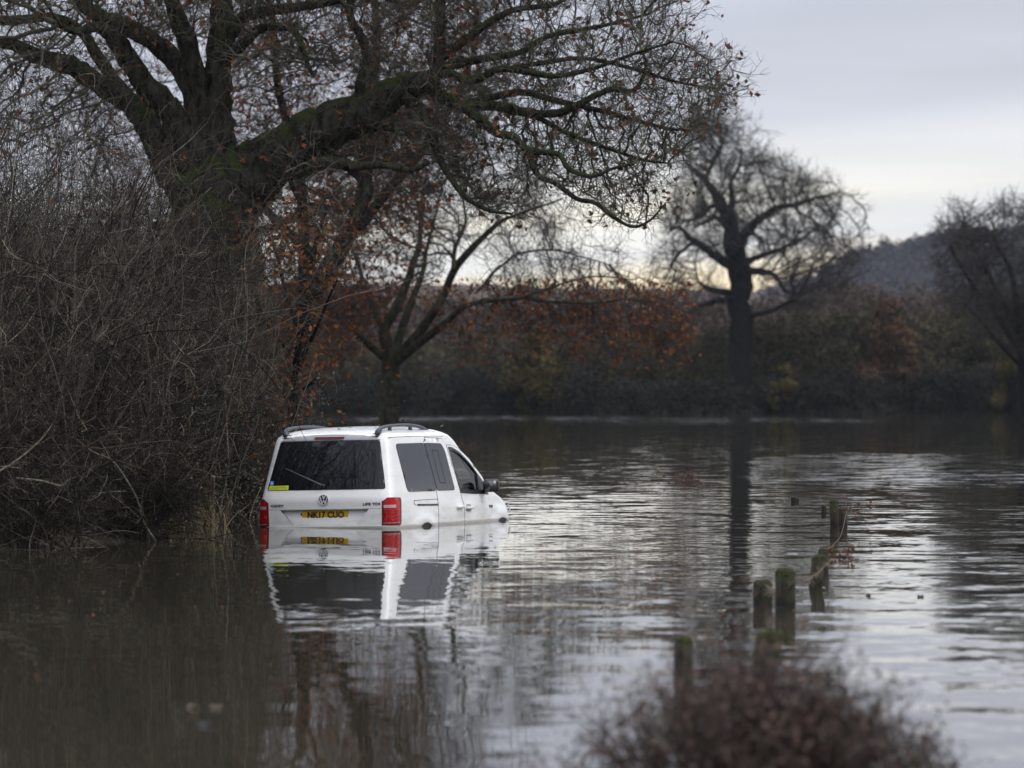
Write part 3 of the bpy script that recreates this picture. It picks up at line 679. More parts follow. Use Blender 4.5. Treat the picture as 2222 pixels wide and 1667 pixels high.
parts.append(tubes(P3, R3, 3))
# long bramble canes arching over
n = 520; y = rng.uniform(48, 72, n); e = np.interp(y, EDGE[:, 0], EDGE[:, 1]); x = e - abs(rng.normal(size=n)) * 1.6 - .3; zmax = np.clip((CAMH + (HY - np.interp(CX + x / y * FPX, [p[0] for p in TOP], [p[1] for p in TOP])) / FPX * y) * .55, .3, 3.0)
P0 = np.stack([x, y, rng.uniform(0, 1, n) * zmax], 1); Pa, Ra = grow(rng, P0, rng.normal(size=(n, 3)) * [1, .6, .3] + [.1, 0, .7], rng.uniform(1.0, 3.2, n), rng.uniform(.004, .008, n), 14, .10, -.12, .6); Pa[..., 2] = np.maximum(Pa[..., 2], .0)
parts.append(tubes(Pa, Ra, 3))
# low tangle of fallen and trailing stems near the water
n = 1500; y = rng.uniform(47.5, 70, n); e = np.interp(y, EDGE[:, 0], EDGE[:, 1]); x = e - abs(rng.normal(size=n)) * 1.3 - .1
P0 = np.stack([x, y, np.abs(rng.normal(size=n)) * .55], 1); D0 = unit(rng.normal(size=(n, 3)) * [1, .8, .45])
P, Rr = grow(rng, P0, D0, rng.uniform(.5, 1.9, n), rng.uniform(.003, .009, n), 8, .2, -.03, .6); P[..., 2] = np.maximum(P[..., 2], .0); parts.append(tubes(P, Rr, 3))
p, dd, r = spawn(rng, P, Rr, 4, (.4, 1.1)); P5, R5 = grow(rng, p, dd, rng.uniform(.2, .5, len(p)), .003, 5, .25, 0, .5); parts.append(tubes(P5, R5, 3))
parts = [clear_of_van(*q, n_) for q, n_ in zip(parts, (40, 21, 15, 42, 24, 15))]
V, F = join(parts)
tag(mesh('thicket', V, F, TWIG_SCRUB), 'dense tangle of bare grey-brown twigs filling the left bank', 'thicket', kind='stuff')
# leaves still hanging or caught in it
c = P3[:, -1]; low = c[:, 2] < 1.9; c1 = c[low & (rng.random(len(c)) < .22)]
c2 = P5[:, -1]; c1 = np.concatenate([c1, c2[rng.random(len(c2)) < .8]])
n = 11000; y = rng.uniform(47.8, 68, n); kx = rng.integers(0, 70, n); kc = rng.uniform(0, 1, (70, 3)); y = 48.5 + kc[kx, 0] * 16 + rng.normal(size=n) * .35; x = np.interp(y, EDGE[:, 0], EDGE[:, 1]) - .15 - kc[kx, 1] * 1.2 + rng.normal(size=n) * .28; c1 = np.concatenate([c1, np.stack([np.minimum(x, np.interp(y, EDGE[:, 0], EDGE[:, 1]) + .1), y, np.abs(kc[kx, 2] * 1.0 + rng.normal(size=n) * .28)], 1)])
c1 = c1[(c1[:, 0] - (-2.235)) * -.94 + (c1[:, 1] - 57) * .342 > 1.05]
V, F = leaves(rng, c1 + rng.normal(size=c1.shape) * .05, .055, .035)
tag(mesh('bramble_foliage', V, [F], LEAF_GREEN, smooth=False), 'dull green bramble leaves low in the thicket by the waterline', 'brambles', kind='stuff')
right = np.clip((c[:, 0] / c[:, 1] * FPX + CX - 520) / 130, 0, 1); c3 = c[rng.random(len(c)) < (.008 + .11 * right)]
c3 = c3[(c3[:, 0] + 2.235) * -.94 + (c3[:, 1] - 57) * .342 > 1.1]
V, F = leaves(rng, c3, .085, .055)
tag(mesh('withered_leaves', V, [F], LEAF_RUST, smooth=False), 'withered rust leaves caught in the thicket twigs', 'dead leaves', kind='stuff')


# single branches one can point to
def Z9(x, y): return (x / 3.687, 950 + y / 3.687)


def branch(name, label, cat, lines, m, group=None, twigs=None):
    """lines: list of (pixel points, depth list, widths px); the first reaches the bank or water"""
    pts0 = lines[0][0]; b = U(*pts0[0], lines[0][1][0]); parts = []
    for pts, dl, w in lines:
        dl = np.interp(np.linspace(0, 1, len(pts)), np.linspace(0, 1, len(dl)), dl); P = np.array([U(u, v, q) for (u, v), q in zip(pts, dl)])
        parts.append(tube1(P - b, [x / FPX * dl[0] / 2 for x in w], 6, 4))
    V, F = join(parts); o = mesh(name, V, F, m); o.location = b; return tag(o, label, cat, group)


branch('broken_branch', 'pale arching branch rising from the water at the foot of the thicket', 'branch',
       [([Z9(*p) for p in [(585, 862), (620, 740), (650, 640), (700, 540), (770, 460), (860, 435), (1010, 428)]], [50.5, 50.2], [6, 5, 4.6, 4.2, 3.6, 3, 1.6]),
        ([Z9(*p) for p in [(795, 450), (850, 340), (858, 280)]], [50.3, 50.3], [3, 2.6, 1.4]), ([Z9(*p) for p in [(650, 645), (770, 735)]], [50.3, 50.1], [2.4, 1.6]), ([Z9(*p) for p in [(650, 645), (500, 545)]], [50.3, 50.2], [2.4, 1.2])], PALE_STEM)
branch('fallen_branch', 'long grey branch slanting down through the thicket into the water', 'branch',
       [([Z9(*p) for p in [(1245, 828), (1150, 680), (1110, 530), (1060, 420), (960, 260), (880, 170), (740, 110), (600, 0)]], [51.9, 51.0], [5.5, 5.2, 4.8, 4.4, 4.2, 3.4, 2.6, 1.6]),
        ([Z9(*p) for p in [(880, 170), (835, 80), (800, 20)]], [51.1, 51], [2.6, 2, 1.2]), ([Z9(*p) for p in [(1140, 665), (1000, 540), (890, 460)]], [51.8, 51.3], [2.6, 2.2, 1.4]), ([Z9(*p) for p in [(870, 390), (900, 345), (980, 328)]], [51.2, 51.1], [2, 1.8, 1.2])], PALE_STEM)
branch('broken_branch', 'snapped level branch with an upturned stub in the lower thicket', 'branch',
       [([Z9(*p) for p in [(130, 325), (330, 345), (490, 385), (540, 338)]], [49.3, 49.2], [5, 4.6, 4, 3])], PALE_STEM)
branch('leaning_branch', 'bare branch leaning up to the right at the left edge of the picture', 'branch',
       [([Z9(*p) for p in [(-60, 300), (90, 210), (200, 130), (340, 0), (420, -110)]], [48.8, 49], [5, 4.6, 4, 3, 1.6])], PALE_STEM)
branch('arching_stem', 'thin hooked stem standing in the water beside the left tail light', 'stem',
       [([Z9(*p) for p in [(1995, 650), (2020, 560), (2060, 460), (2088, 400)]], [60.5, 60.8], [2.4, 2.2, 1.8, 1.2]), ([Z9(*p) for p in [(1900, 420), (1912, 330), (1935, 275), (2010, 300), (2095, 355)]], [61.2, 61], [1.8, 1.8, 1.6, 1.4, 1]), ([Z9(*p) for p in [(1920, 665), (2000, 590), (2060, 600), (2085, 660)]], [60.5, 60.5], [1.8, 1.6, 1.6, 1.4])], PALE_STEM)
branch('bent_stem', 'long thin stem bowed over the dry grass left of the van', 'stem',
       [([Z9(*p) for p in [(1900, 480), (1760, 385), (1640, 340), (1500, 325), (1380, 350), (1330, 400)]], [58.5, 57.5], [1.6, 1.9, 2, 2, 1.8, 1.2])], PALE_STEM)


def grass_tuft(name, label, u, v, d, h, n, spread, seed):
    rng = np.random.default_rng(seed); b = U(u, v, d); b[2] = 0; P0 = rng.normal(size=(n, 3)) * [spread, spread, 0]; P0[:, 2] = .0
    P, Rr = grow(rng, P0, unit(rng.normal(size=(n, 3)) * [.35, .35, .05] + [0, 0, 1]), rng.uniform(.4, 1.1, n) * h, .0055, 7, .10, -.06, .75); V, F = tubes(P, Rr, 3)
    o = mesh(name, V, F, REED); o.location = b; return tag(o, label, 'grass tuft')


grass_tuft('dry_grass_tuft', 'dry tan grass tuft at the water edge midway along the bank', 400, 1143, 57.2, .62, 110, .22, 60)
grass_tuft('dry_grass_tuft', 'smaller pale grass tuft between the tan tuft and the van', 457, 1136, 58.6, .6, 50, .18, 61)
# clump of saplings standing before the oak trunk
def sapling(name, label, u, d, h, seed, n=7, lean=0.0, m=None, spread=.25, u2=None):
    rng = np.random.default_rng(seed); x = (u - CX) / FPX * d; b = np.array([x, d, max(float(ground_z(np.array(x), np.array(d))), -.1)]); P0 = rng.normal(size=(n, 3)) * [spread, spread, 0]
    P, Rr = grow(rng, P0, unit(rng.normal(size=(n, 3)) * [.16, .16, .05] + [lean, 0, 1]), h * rng.uniform(.75, 1, n), rng.uniform(.009, .016, n), 12, .11, .02, .75); parts = [tubes(P, Rr, 5)]
    p, dd, r = spawn(rng, P, Rr, 9, (.3, .7), .3); P2, R2 = grow(rng, p, dd, h * rng.uniform(.1, .28, len(p)), np.minimum(r * .6, .006), 7, .12, .04, .6); parts.append(tubes(P2, R2, 3))
    p, dd, r = spawn(rng, P2, R2, 4, (.35, .9), .2); P3, R3 = grow(rng, p, dd, rng.uniform(.15, .5, len(p)), .0032, 5, .15, .04, .5); parts.append(tubes(P3, R3, 3))
    V, F = join(parts); o = mesh(name, V, F, m or SAP); o.location = b; return tag(o, label, 'shrub')


SAP = island_mat('sapling_twig', [(0, (.03, .026, .021)), (.6, (.068, .060, .048)), (1, (.14, .125, .10))])
sapling('sapling_clump', 'clump of slender grey saplings standing before the mossy oak trunk', 478, 57.4, 3.9, 70)
sapling('sapling_clump', 'tall pale-stemmed shrub fanning up at the left edge of the thicket', 95, 51.5, 3.9, 71, 10, .12, None, .5)
sapling('sapling_clump', 'shorter pale-stemmed shrub right of the fan-shaped one', 255, 53.5, 3.2, 72, 9, .15, None, .45)
sapling('sapling_clump', 'wispy shrub on the bank just left of the van roof', 575, 66.0, 2.3, 73, 8, .0, None, .3)

# ------------------------------------------------------------------ near bramble at the bottom right (out of focus)
rng = np.random.default_rng(80); bx, by = 1.06, 19.2
FG_STEM = island_mat('near_stem', [(0, (.03, .021, .018)), (1, (.085, .060, .050))]); FG_LEAF = island_mat('near_leaf', [(0, (.042, .035, .031)), (.6, (.095, .074, .064)), (.9, (.17, .10, .08)), (1, (.12, .118, .09))])
root = empty('bramble_bush', (bx, by, .0)); tag(root, 'red-brown bramble bush in the near foreground', 'bush')
n = 620; P0 = rng.normal(size=(n, 3)) * [.27, .24, 0]; P0[:, 2] = .0; rr = np.abs(P0[:, 0] - .0)
P, Rr = grow(rng, P0, unit(rng.normal(size=(n, 3)) * [.5, .4, .1] + [0, 0, 1]), (.55 - .24 * np.clip(P0[:, 0] / .4, 0, 1)) * np.exp(-(rr / .66) ** 4) * np.where(rng.random(n) < .09, rng.uniform(1.05, 1.4, n), rng.uniform(.6, 1.0, n)) + .06, .004, 8, .16, -.01, .5); parts = [tubes(P, Rr, 4)]
p, dd, r = spawn(rng, P, Rr, 5, (.4, 1.0), .25); P2, R2 = grow(rng, p, dd, rng.uniform(.08, .22, len(p)), .002, 5, .2, .02); parts.append(tubes(P2, R2, 3))
V, F = join(parts); mesh('stems', V, F, FG_STEM, root)
c = np.concatenate([P2[:, -1], P2[:, 3], P[:, 5]]); V, F = leaves(rng, c + rng.normal(size=c.shape) * .015, .028, .018); mesh('foliage', V, [F], FG_LEAF, root, smooth=False)
rng = np.random.default_rng(81); root = empty('bramble_sprays', (.66, 21.2, -.02)); tag(root, 'sparse bramble sprays left of the foreground bush', 'bush')
n = 32; P0 = rng.normal(size=(n, 3)) * [.15, .22, 0]
P, Rr = grow(rng, P0, unit(rng.normal(size=(n, 3)) * [.6, .4, .1] + [.1, 0, 1]), rng.uniform(.2, .42, n), .0035, 8, .18, -.03, .5); parts = [tubes(P, Rr, 4)]
p, dd, r = spawn(rng, P, Rr, 6, (.4, 1.0), .25); P2, R2 = grow(rng, p, dd, rng.uniform(.08, .25, len(p)), .0018, 5, .2, .02); parts.append(tubes(P2, R2, 3))
V, F = join(parts); mesh('stems', V, F, FG_STEM, root)
c = P2[:, -1]; c = c[rng.random(len(c)) < .45]; V, F = leaves(rng, c, .03, .02); mesh('foliage', V, [F], FG_LEAF, root, smooth=False)
# damp winter air between the camera and the hill
HZ = bpy.data.materials.new('haze'); HZ.use_nodes = True; nt = HZ.node_tree; nt.nodes.clear()
om = nd(nt, 'ShaderNodeOutputMaterial'); vp = nd(nt, 'ShaderNodeVolumePrincipled'); vp.inputs['Color'].default_value = (.82, .87, .98, 1); vp.inputs['Density'].default_value = .00006; nt.links.new(vp.outputs[0], om.inputs['Volume'])
hb = np.array([[x, y, z] for x in (-2600, 2600) for y in (-120, 2700) for z in (-2.4, 130)], float)
hz = mesh('haze', hb, np.array([[0, 1, 3, 2], [4, 6, 7, 5], [0, 4, 5, 1], [2, 3, 7, 6], [0, 2, 6, 4], [1, 5, 7, 3]]), HZ, smooth=False); tag(hz, 'thin damp haze over the flooded valley', 'haze', kind='stuff')
# ------------------------------------------------------------------ the van (local axes: x forward from the tailgate, y left, z up from the waterline)
VZ = np.array([[-.65, .82], [-.2, .872], [0, .875], [.15, .872], [.3, .86], [.4, .848], [.45, .84], [.6, .815], [1.0, .748], [1.07, .732], [1.11, .695], [1.14, .63], [1.165, .53], [1.185, .38], [1.197, .20], [1.2, .06]])
XRZ = np.array([[-.65, .06], [-.3, .0], [.33, 0], [.45, .04], [1.03, .21], [1.08, .24], [1.115, .29], [1.15, .42], [1.18, .66], [1.197, .98], [1.2, 1.25]])
XFZ = np.array([[-.65, 4.30], [-.4, 4.39], [0.02, 4.40], [.12, 4.375], [.2, 4.30], [.27, 4.15], [.33, 3.93], [.38, 3.72], [.42, 3.56], [.46, 3.44], [.5, 3.37], [.72, 3.09], [1.0, 2.68], [1.08, 2.50], [1.13, 2.30], [1.165, 2.08], [1.185, 1.86], [1.197, 1.60], [1.2, 1.45]])
SAG = np.array([[-.65, .34], [.1, .36], [.3, .42], [.45, .30], [1.0, .22], [1.12, .20], [1.2, .05]])
ip = lambda T, z: np.interp(z, T[:, 0], T[:, 1])
NR, NFL, NSD, NFF, NFR = 10, 6, 46, 6, 14


def half_outline(z):
    w = float(ip(VZ, z)); xr = float(ip(XRZ, z)); xf = float(ip(XFZ, z)); sg = float(ip(SAG, z)); r = min(.11, w * .45); rf = min(.16, w * .45)
    bow = lambda y: .05 * (abs(y) / w) ** 3; fr = lambda y: xf - sg * (abs(y) / w) ** 2.4
    y = np.linspace(0, w - r, NR); pts = [np.stack([xr + bow(y), y], 1)]
    x0 = xr + bow(w - r); t = np.linspace(0, np.pi / 2, NFL + 1)[1:]; pts.append(np.stack([x0 + r * (1 - np.cos(t)), w - r + r * np.sin(t)], 1))
    x1 = fr(w - rf) - rf * .9; x2 = max(x1, x0 + r + .02); xs = np.linspace(x0 + r, x2, NSD + 1)[1:]; pts.append(np.stack([xs, np.full(NSD, w)], 1))
    t = np.linspace(0, np.pi / 2, NFF + 1)[1:]; xe = fr(w - rf); pts.append(np.stack([x2 + (xe - x2) * np.sin(t), w - rf + rf * np.cos(t)], 1))
    y = np.linspace(w - rf, 0, NFR)[1:]; pts.append(np.stack([fr(y), y], 1)); p = np.concatenate(pts)
    # nose narrows a little; swage over the wheels
    nar = np.clip((p[:, 0] - 3.3) / 1.0, 0, 1) ** 2 * .05; p[:, 1] *= 1 - nar
    return p


def flare(x, z):
    f = 0
    for xc in (1.06, 3.75):
        q = np.hypot(x - xc, (z + .34) * 1.0); f = f + .028 * np.exp(-((q - .40) / .085) ** 2)
    return f + .007 * np.exp(-((z - (.33 - .055 * x)) / .05) ** 2) * np.clip((x - 1.2) / .6, 0, 1)


_oc = {}


def outline(z):
    z = round(float(z), 4)
    if z not in _oc:
        p = half_outline(z); s = np.concatenate([[0], np.cumsum(np.linalg.norm(np.diff(p, axis=0), axis=1))]); _oc[z] = (p, s)
    return _oc[z]


def peri(s, z, off=0.0, sgn=-1):
    """distance s along the outline from the middle of the tail -> point; sgn -1 is the right side"""
    p, S_ = outline(z); x = np.interp(s, S_, p[:, 0]); y = np.interp(s, S_, p[:, 1]); x2 = np.interp(s + .01, S_, p[:, 0]); y2 = np.interp(s + .01, S_, p[:, 1])
    t = np.array([x2 - x, y2 - y]); t /= np.hypot(*t) + 1e-9; o = off + (flare(x, z) if abs(t[0]) > .8 else 0)
    return np.array([x - t[1] * o, sgn * (y + t[0] * o), z])


def side_pt(x, z, off=0.0, sgn=-1):
    w = float(ip(VZ, z)); nar = np.clip((x - 3.3) / 1.0, 0, 1) ** 2 * .05
    return np.array([x, sgn * (w * (1 - nar) + flare(x, z) + off), z])


def rear_pt(y, z, off=0.0):
    """y counts to the right of the van"""
    w = float(ip(VZ, z)); a = abs(y); x = float(ip(XRZ, z)) + .05 * (a / w) ** 3; r = min(.11, w * .45)
    if a > w - r: x += r - math.sqrt(max(r * r - (a - w + r) ** 2, 0))
    return np.array([x - off, -y, z])


def front_pt(y, z, off=0.0):
    w = float(ip(VZ, z)); return np.array([float(ip(XFZ, z)) - float(ip(SAG, z)) * (abs(y) / w) ** 2.4 + off, -y, z + off * .6])


def roundp(pts, r=.05, k=5):
    pts = [np.asarray(p, float) for p in pts]; o = []
    for i, p in enumerate(pts):
        a, b = pts[i - 1] - p, pts[(i + 1) % len(pts)] - p; la, lb = np.hypot(*a), np.hypot(*b); q = min(r, la * .45, lb * .45); a, b = p + a / la * q, p + b / lb * q
        for t in np.linspace(0, 1, k): o.append((1 - t) ** 2 * a + 2 * t * (1 - t) * p + t * t * b)
    return np.array(o)


def dens(poly, step):
    o = []
    for i in range(len(poly)):
        a, b = poly[i], poly[(i + 1) % len(poly)]; n = max(1, int(np.hypot(*(b - a)) / step)); o += [a + (b - a) * t for t in np.arange(n) / n]
    return np.array(o)


def patch(name, poly, fn, m, parent, off=.004, holes=(), step=.05, depth=.006, smooth=True):
    """a panel that follows the bodywork: poly in the panel's own 2-D coordinates, fn(a, b, off) -> point"""
    poly = dens(np.asarray(poly, float), step); hs = [dens(np.asarray(h, float), step) for h in holes]; loops = [poly] + hs; pts, edges = [], []
    for lp in loops:
        n0 = len(pts); pts += list(lp); edges += [(n0 + i, n0 + (i + 1) % len(lp)) for i in range(len(lp))]
    nb = len(pts); lo, hi = poly.min(0), poly.max(0); g = np.stack(np.meshgrid(np.arange(lo[0] + step, hi[0], step), np.arange(lo[1] + step * .5, hi[1], step)), -1).reshape(-1, 2)
    if len(g):
        bd = np.concatenate(loops); dm = np.linalg.norm(g[:, None] - bd[None], axis=2).min(1); k = inpoly(g, poly) & (dm > step * .45)
        for h in hs: k &= ~inpoly(g, h)
        pts += list(g[k])
    r = delaunay_2d_cdt([Vector((float(p[0]), float(p[1]))) for p in pts], edges, [], 0, 1e-5); v2 = np.array([[v.x, v.y] for v in r[0]]); tri = np.array([f for f in r[2] if len(f) == 3])
    cen = v2[tri].mean(1); k = inpoly(cen, poly)
    for h in hs: k &= ~inpoly(cen, h)
    tri = tri[k]; V = [fn(a, b, off) for a, b in v2]; F = [tri]
    n = len(V); sk = []
    for lp in loops:
        a0 = len(V); V += [fn(a, b, off) for a, b in lp] + [fn(a, b, off - depth) for a, b in lp]; q = len(lp)
        sk += [(a0 + i, a0 + (i + 1) % q, a0 + q + (i + 1) % q, a0 + q + i) for i in range(q)]
    return mesh(name, np.array(V), [np.array(sk), tri], m, parent, smooth)


def box(c, s, rot=None):
    c = np.asarray(c, float); s = np.asarray(s, float) / 2; V = np.array([[x, y, z] for x in (-1, 1) for y in (-1, 1) for z in (-1, 1)]) * s
    if rot is not None: V = V @ np.asarray(rot).T
    return V + c, np.array([[0, 1, 3, 2], [4, 6, 7, 5], [0, 4, 5, 1], [2, 3, 7, 6], [0, 2, 6, 4], [1, 5, 7, 3]])


def bevel(o, w, seg=2):
    md = o.modifiers.new('bevel', 'BEVEL'); md.width = w; md.segments = seg; md.limit_method = 'ANGLE'; return o


def torus(c, R, r, ax=(0, 0, 1), n=32, k=8):
    t = np.linspace(0, 2 * np.pi, n + 1)[:-1]; z = np.asarray(ax, float); z /= np.linalg.norm(z); a = np.cross(z, [.3, .5, .8]); a /= np.linalg.norm(a); b = np.cross(z, a); s = np.arange(k) * 2 * np.pi / k
    rad = np.cos(t)[:, None] * a + np.sin(t)[:, None] * b; V = np.asarray(c) + rad[:, None] * (R + r * np.cos(s))[None, :, None] + r * np.sin(s)[None, :, None] * z
    i = np.arange(n)[:, None] * k; j = (np.arange(n)[:, None] + 1) % n * k; q = np.arange(k)[None]; q2 = (q + 1) % k
    return V.reshape(-1, 3), np.stack([i + q, i + q2, j + q2, j + q], -1).reshape(-1, 4)


# paint with a little road film, heavier low down and round the plate
PAINT = mat('white_paint', rough=.30, coat=.5); nt = PAINT.node_tree; b_ = bsdf(PAINT)
tcn = nd(nt, 'ShaderNodeTexCoord'); mp = nd(nt, 'ShaderNodeMapping'); mp.inputs['Scale'].default_value = (1.2, 1.2, 5); nt.links.new(tcn.outputs['Object'], mp.inputs[0])
n1 = nd(nt, 'ShaderNodeTexNoise', i_Scale=2.2, i_Detail=8.0, i_Roughness=.7); nt.links.new(mp.outputs[0], n1.inputs['Vector'])
sz = nd(nt, 'ShaderNodeSeparateXYZ'); nt.links.new(tcn.outputs['Object'], sz.inputs[0])
lowm = ramp(nt, math_(nt, 'ADD', sz.outputs[2], .65), [(.0, 1.0), (.70, 1.0), (.80, .75), (1.0, .35)])
film = math_(nt, 'MULTIPLY', ramp(nt, n1.outputs['Fac'], [(.42, 0.0), (.68, 1.0)]), lowm)
c = mixc(nt, math_(nt, 'MULTIPLY', film, .52), (.80, .80, .80), (.36, .345, .31))
tide = nd(nt, 'ShaderNodeMapRange', i_From_Min=.022, i_From_Max=-.002, i_To_Min=0.0, i_To_Max=.75); nt.links.new(math_(nt, 'ADD', sz.outputs[2], math_(nt, 'MULTIPLY', math_(nt, 'SUBTRACT', n1.outputs['Fac'], .5), .05)), tide.inputs[0])
c = mixc(nt, tide.outputs[0], c, (.20, .18, .145))
gb = nd(nt, 'ShaderNodeNewGeometry'); c = mixc(nt, gb.outputs['Backfacing'], c, (.03, .03, .032)); nt.links.new(c, b_.inputs['Base Color'])
nt.links.new(math_(nt, 'ADD', .24, math_(nt, 'MULTIPLY', film, .3)), b_.inputs['Roughness'])
BLACK = mat('black_plastic', (.012, .012, .013), .42); GAP = mat('panel_gap', (.012, .012, .012), .7); GLASS = mat('privacy_glass', (.004, .005, .008), .03, spec=.34)
SIDEGL = mat('tinted_side_glass', (.010, .013, .021), .03, spec=.42); GREY = mat('grey_trim', (.26, .265, .28), .35); RAILM = mat('rail_grey', (.045, .05, .062), .45)
RED = mat('red_lens', (.40, .004, .008), .25, spec=.25); DRED = mat('dark_red_lens', (.12, .002, .005), .3, spec=.25); WLENS = mat('clear_lens', (.42, .33, .36), .2); CHROME = mat('chrome', (.62, .63, .65), .25)
EMB = mat('emblem_black', (.012, .013, .017), .25); YEL = mat('plate_yellow', (.62, .36, .012), .4); INK = mat('plate_ink', (.012, .012, .012), .5); STY = mat('sticker_yellow', (.62, .68, .02), .5); STB = mat('sticker_blue', (.07, .22, .58), .5); STW = mat('sticker_white', (.75, .77, .8), .5)
DARKIN = mat('dark_interior', (.018, .018, .02), .7); BADGE = mat('badge_dark', (.05, .052, .056), .3, metal=.6); LENS = mat('headlamp_lens', (.35, .37, .39), .1, coat=.5)
CLEAR = bpy.data.materials.new('clear_glass'); CLEAR.use_nodes = True; nt = CLEAR.node_tree; nt.nodes.clear()
om = nd(nt, 'ShaderNodeOutputMaterial'); tr = nd(nt, 'ShaderNodeBsdfTransparent'); tr.inputs[0].default_value = (.9, .93, .91, 1); gl = nd(nt, 'ShaderNodeBsdfGlossy', i_Roughness=.02); fz = nd(nt, 'ShaderNodeFresnel', i_IOR=1.45)
ms = nd(nt, 'ShaderNodeMixShader'); nt.links.new(fz.outputs[0], ms.inputs[0]); nt.links.new(tr.outputs[0], ms.inputs[1]); nt.links.new(gl.outputs[0], ms.inputs[2]); nt.links.new(ms.outputs[0], om.inputs[0])

TH = R_(20); ROLL = R_(1.26)
van = empty('van', (-2.235, 57.0, 0)); van.rotation_mode = 'XYZ'; van.rotation_euler = (ROLL, 0, R_(90) - TH)
# roll about the long axis: x is forward, so a positive angle would drop the right; the photo shows the left side lower
van.rotation_euler = (-ROLL, 0, R_(90) - TH)
tag(van, 'white van stranded bonnet-first in flood water up to its wheel arches', 'van')

SG1 = roundp([(.446, .985), (1.40, .985), (1.552, .397), (.575, .405)], .07)
SG2 = roundp([(1.414, .985), (1.965, .972), (2.055, .88), (2.168, .392), (1.566, .397)], .045)
DWIN = roundp([(2.172, .930), (2.31, .922), (2.53, .868), (2.82, .735), (3.18, .500), (3.275, .340), (2.85, .350), (2.345, .372)], .03)
DOOR = [(2.150, .945), (2.30, .945), (2.54, .90), (2.84, .770), (3.20, .535), (3.33, .37), (3.345, .20), (3.36, -.05), (3.36, -.45), (2.43, -.45), (2.425, -.03), (2.430, .16), (2.35, .368), (2.25, .66)]
SLD = [(1.404, .99), (1.47, 1.045), (2.02, 1.03), (2.13, .95), (2.235, .66), (2.335, .368), (2.415, .16), (2.41, -.45), (1.53, -.45), (1.53, 0), (1.543, .18), (1.542, .397)]
FLAP = roundp([(.735, .300), (1.535, .300), (1.535, .236), (.76, .240)], .025)
RWIN = [(-.640, 1.03), (0, 1.036), (.640, 1.03), (.763, .45), (-.763, .45)]
TGATE = [(-.60, 1.10), (-.35, 1.118), (0, 1.128), (.35, 1.118), (.60, 1.10), (.655, 1.03), (.785, .45), (.785, .35), (.730, .302), (.725, .012), (.725, -.10), (-.725, -.10), (-.725, .012), (-.730, .302), (-.785, .35), (-.785, .45), (-.655, 1.03)]
SPOIL = [(-.645, 1.037), (-.58, 1.065), (-.43, 1.092), (-.2, 1.106), (0, 1.110), (.2, 1.106), (.43, 1.092), (.58, 1.065), (.645, 1.037), (0, 1.043)]
REC = [(-.57, .214), (.57, .214), (.40, .030), (-.40, .030)]

# body shell
zs = np.unique(np.round(np.concatenate([np.linspace(-.65, -.05, 7), np.linspace(-.05, .5, 34), np.linspace(.5, 1.06, 24), np.linspace(1.06, 1.2, 20)]), 4))
rows = []
for z in zs:
    p = half_outline(z); n1_, n2_ = NR + NFL, NR + NFL + NSD; q = p.copy(); q[n1_:n2_, 1] += flare(p[n1_:n2_, 0], z)
    full = np.concatenate([q * [1, -1], q[::-1][1:-1]]); rows.append(np.concatenate([full, np.full((len(full), 1), z)], 1))
NL = len(rows[0]); V = np.array(rows); i = np.arange(len(zs) - 1)[:, None] * NL; k = np.arange(NL)[None]; k2 = (k + 1) % NL
F = np.stack([i + k, i + k2, i + NL + k2, i + NL + k], -1).reshape(-1, 4); V = V.reshape(-1, 3); cen = V[F].mean(1)
nrm = np.cross(V[F[:, 1]] - V[F[:, 0]], V[F[:, 3]] - V[F[:, 0]])
sidef = np.abs(nrm[:, 1]) > np.abs(nrm[:, 0]) * .6
hole = sidef & inpoly(cen[:, [0, 2]], DWIN)
hole |= (cen[:, 0] > 2.4) & (nrm[:, 0] > 0) & ~sidef & (cen[:, 2] > .53) & (cen[:, 2] < 1.0)
hole |= (cen[:, 0] < .5) & inpoly(np.stack([-cen[:, 1], cen[:, 2]], 1), [(-.60, .222), (.60, .222), (.43, .02), (-.43, .02)])
top = np.arange(NL) + (len(zs) - 1) * NL
body = mesh('body', np.concatenate([V, [[1.35, 0, 1.2015]]]), [F[~hole], np.stack([top, np.roll(top, -1), np.full(NL, len(V))], 1)], PAINT, van)
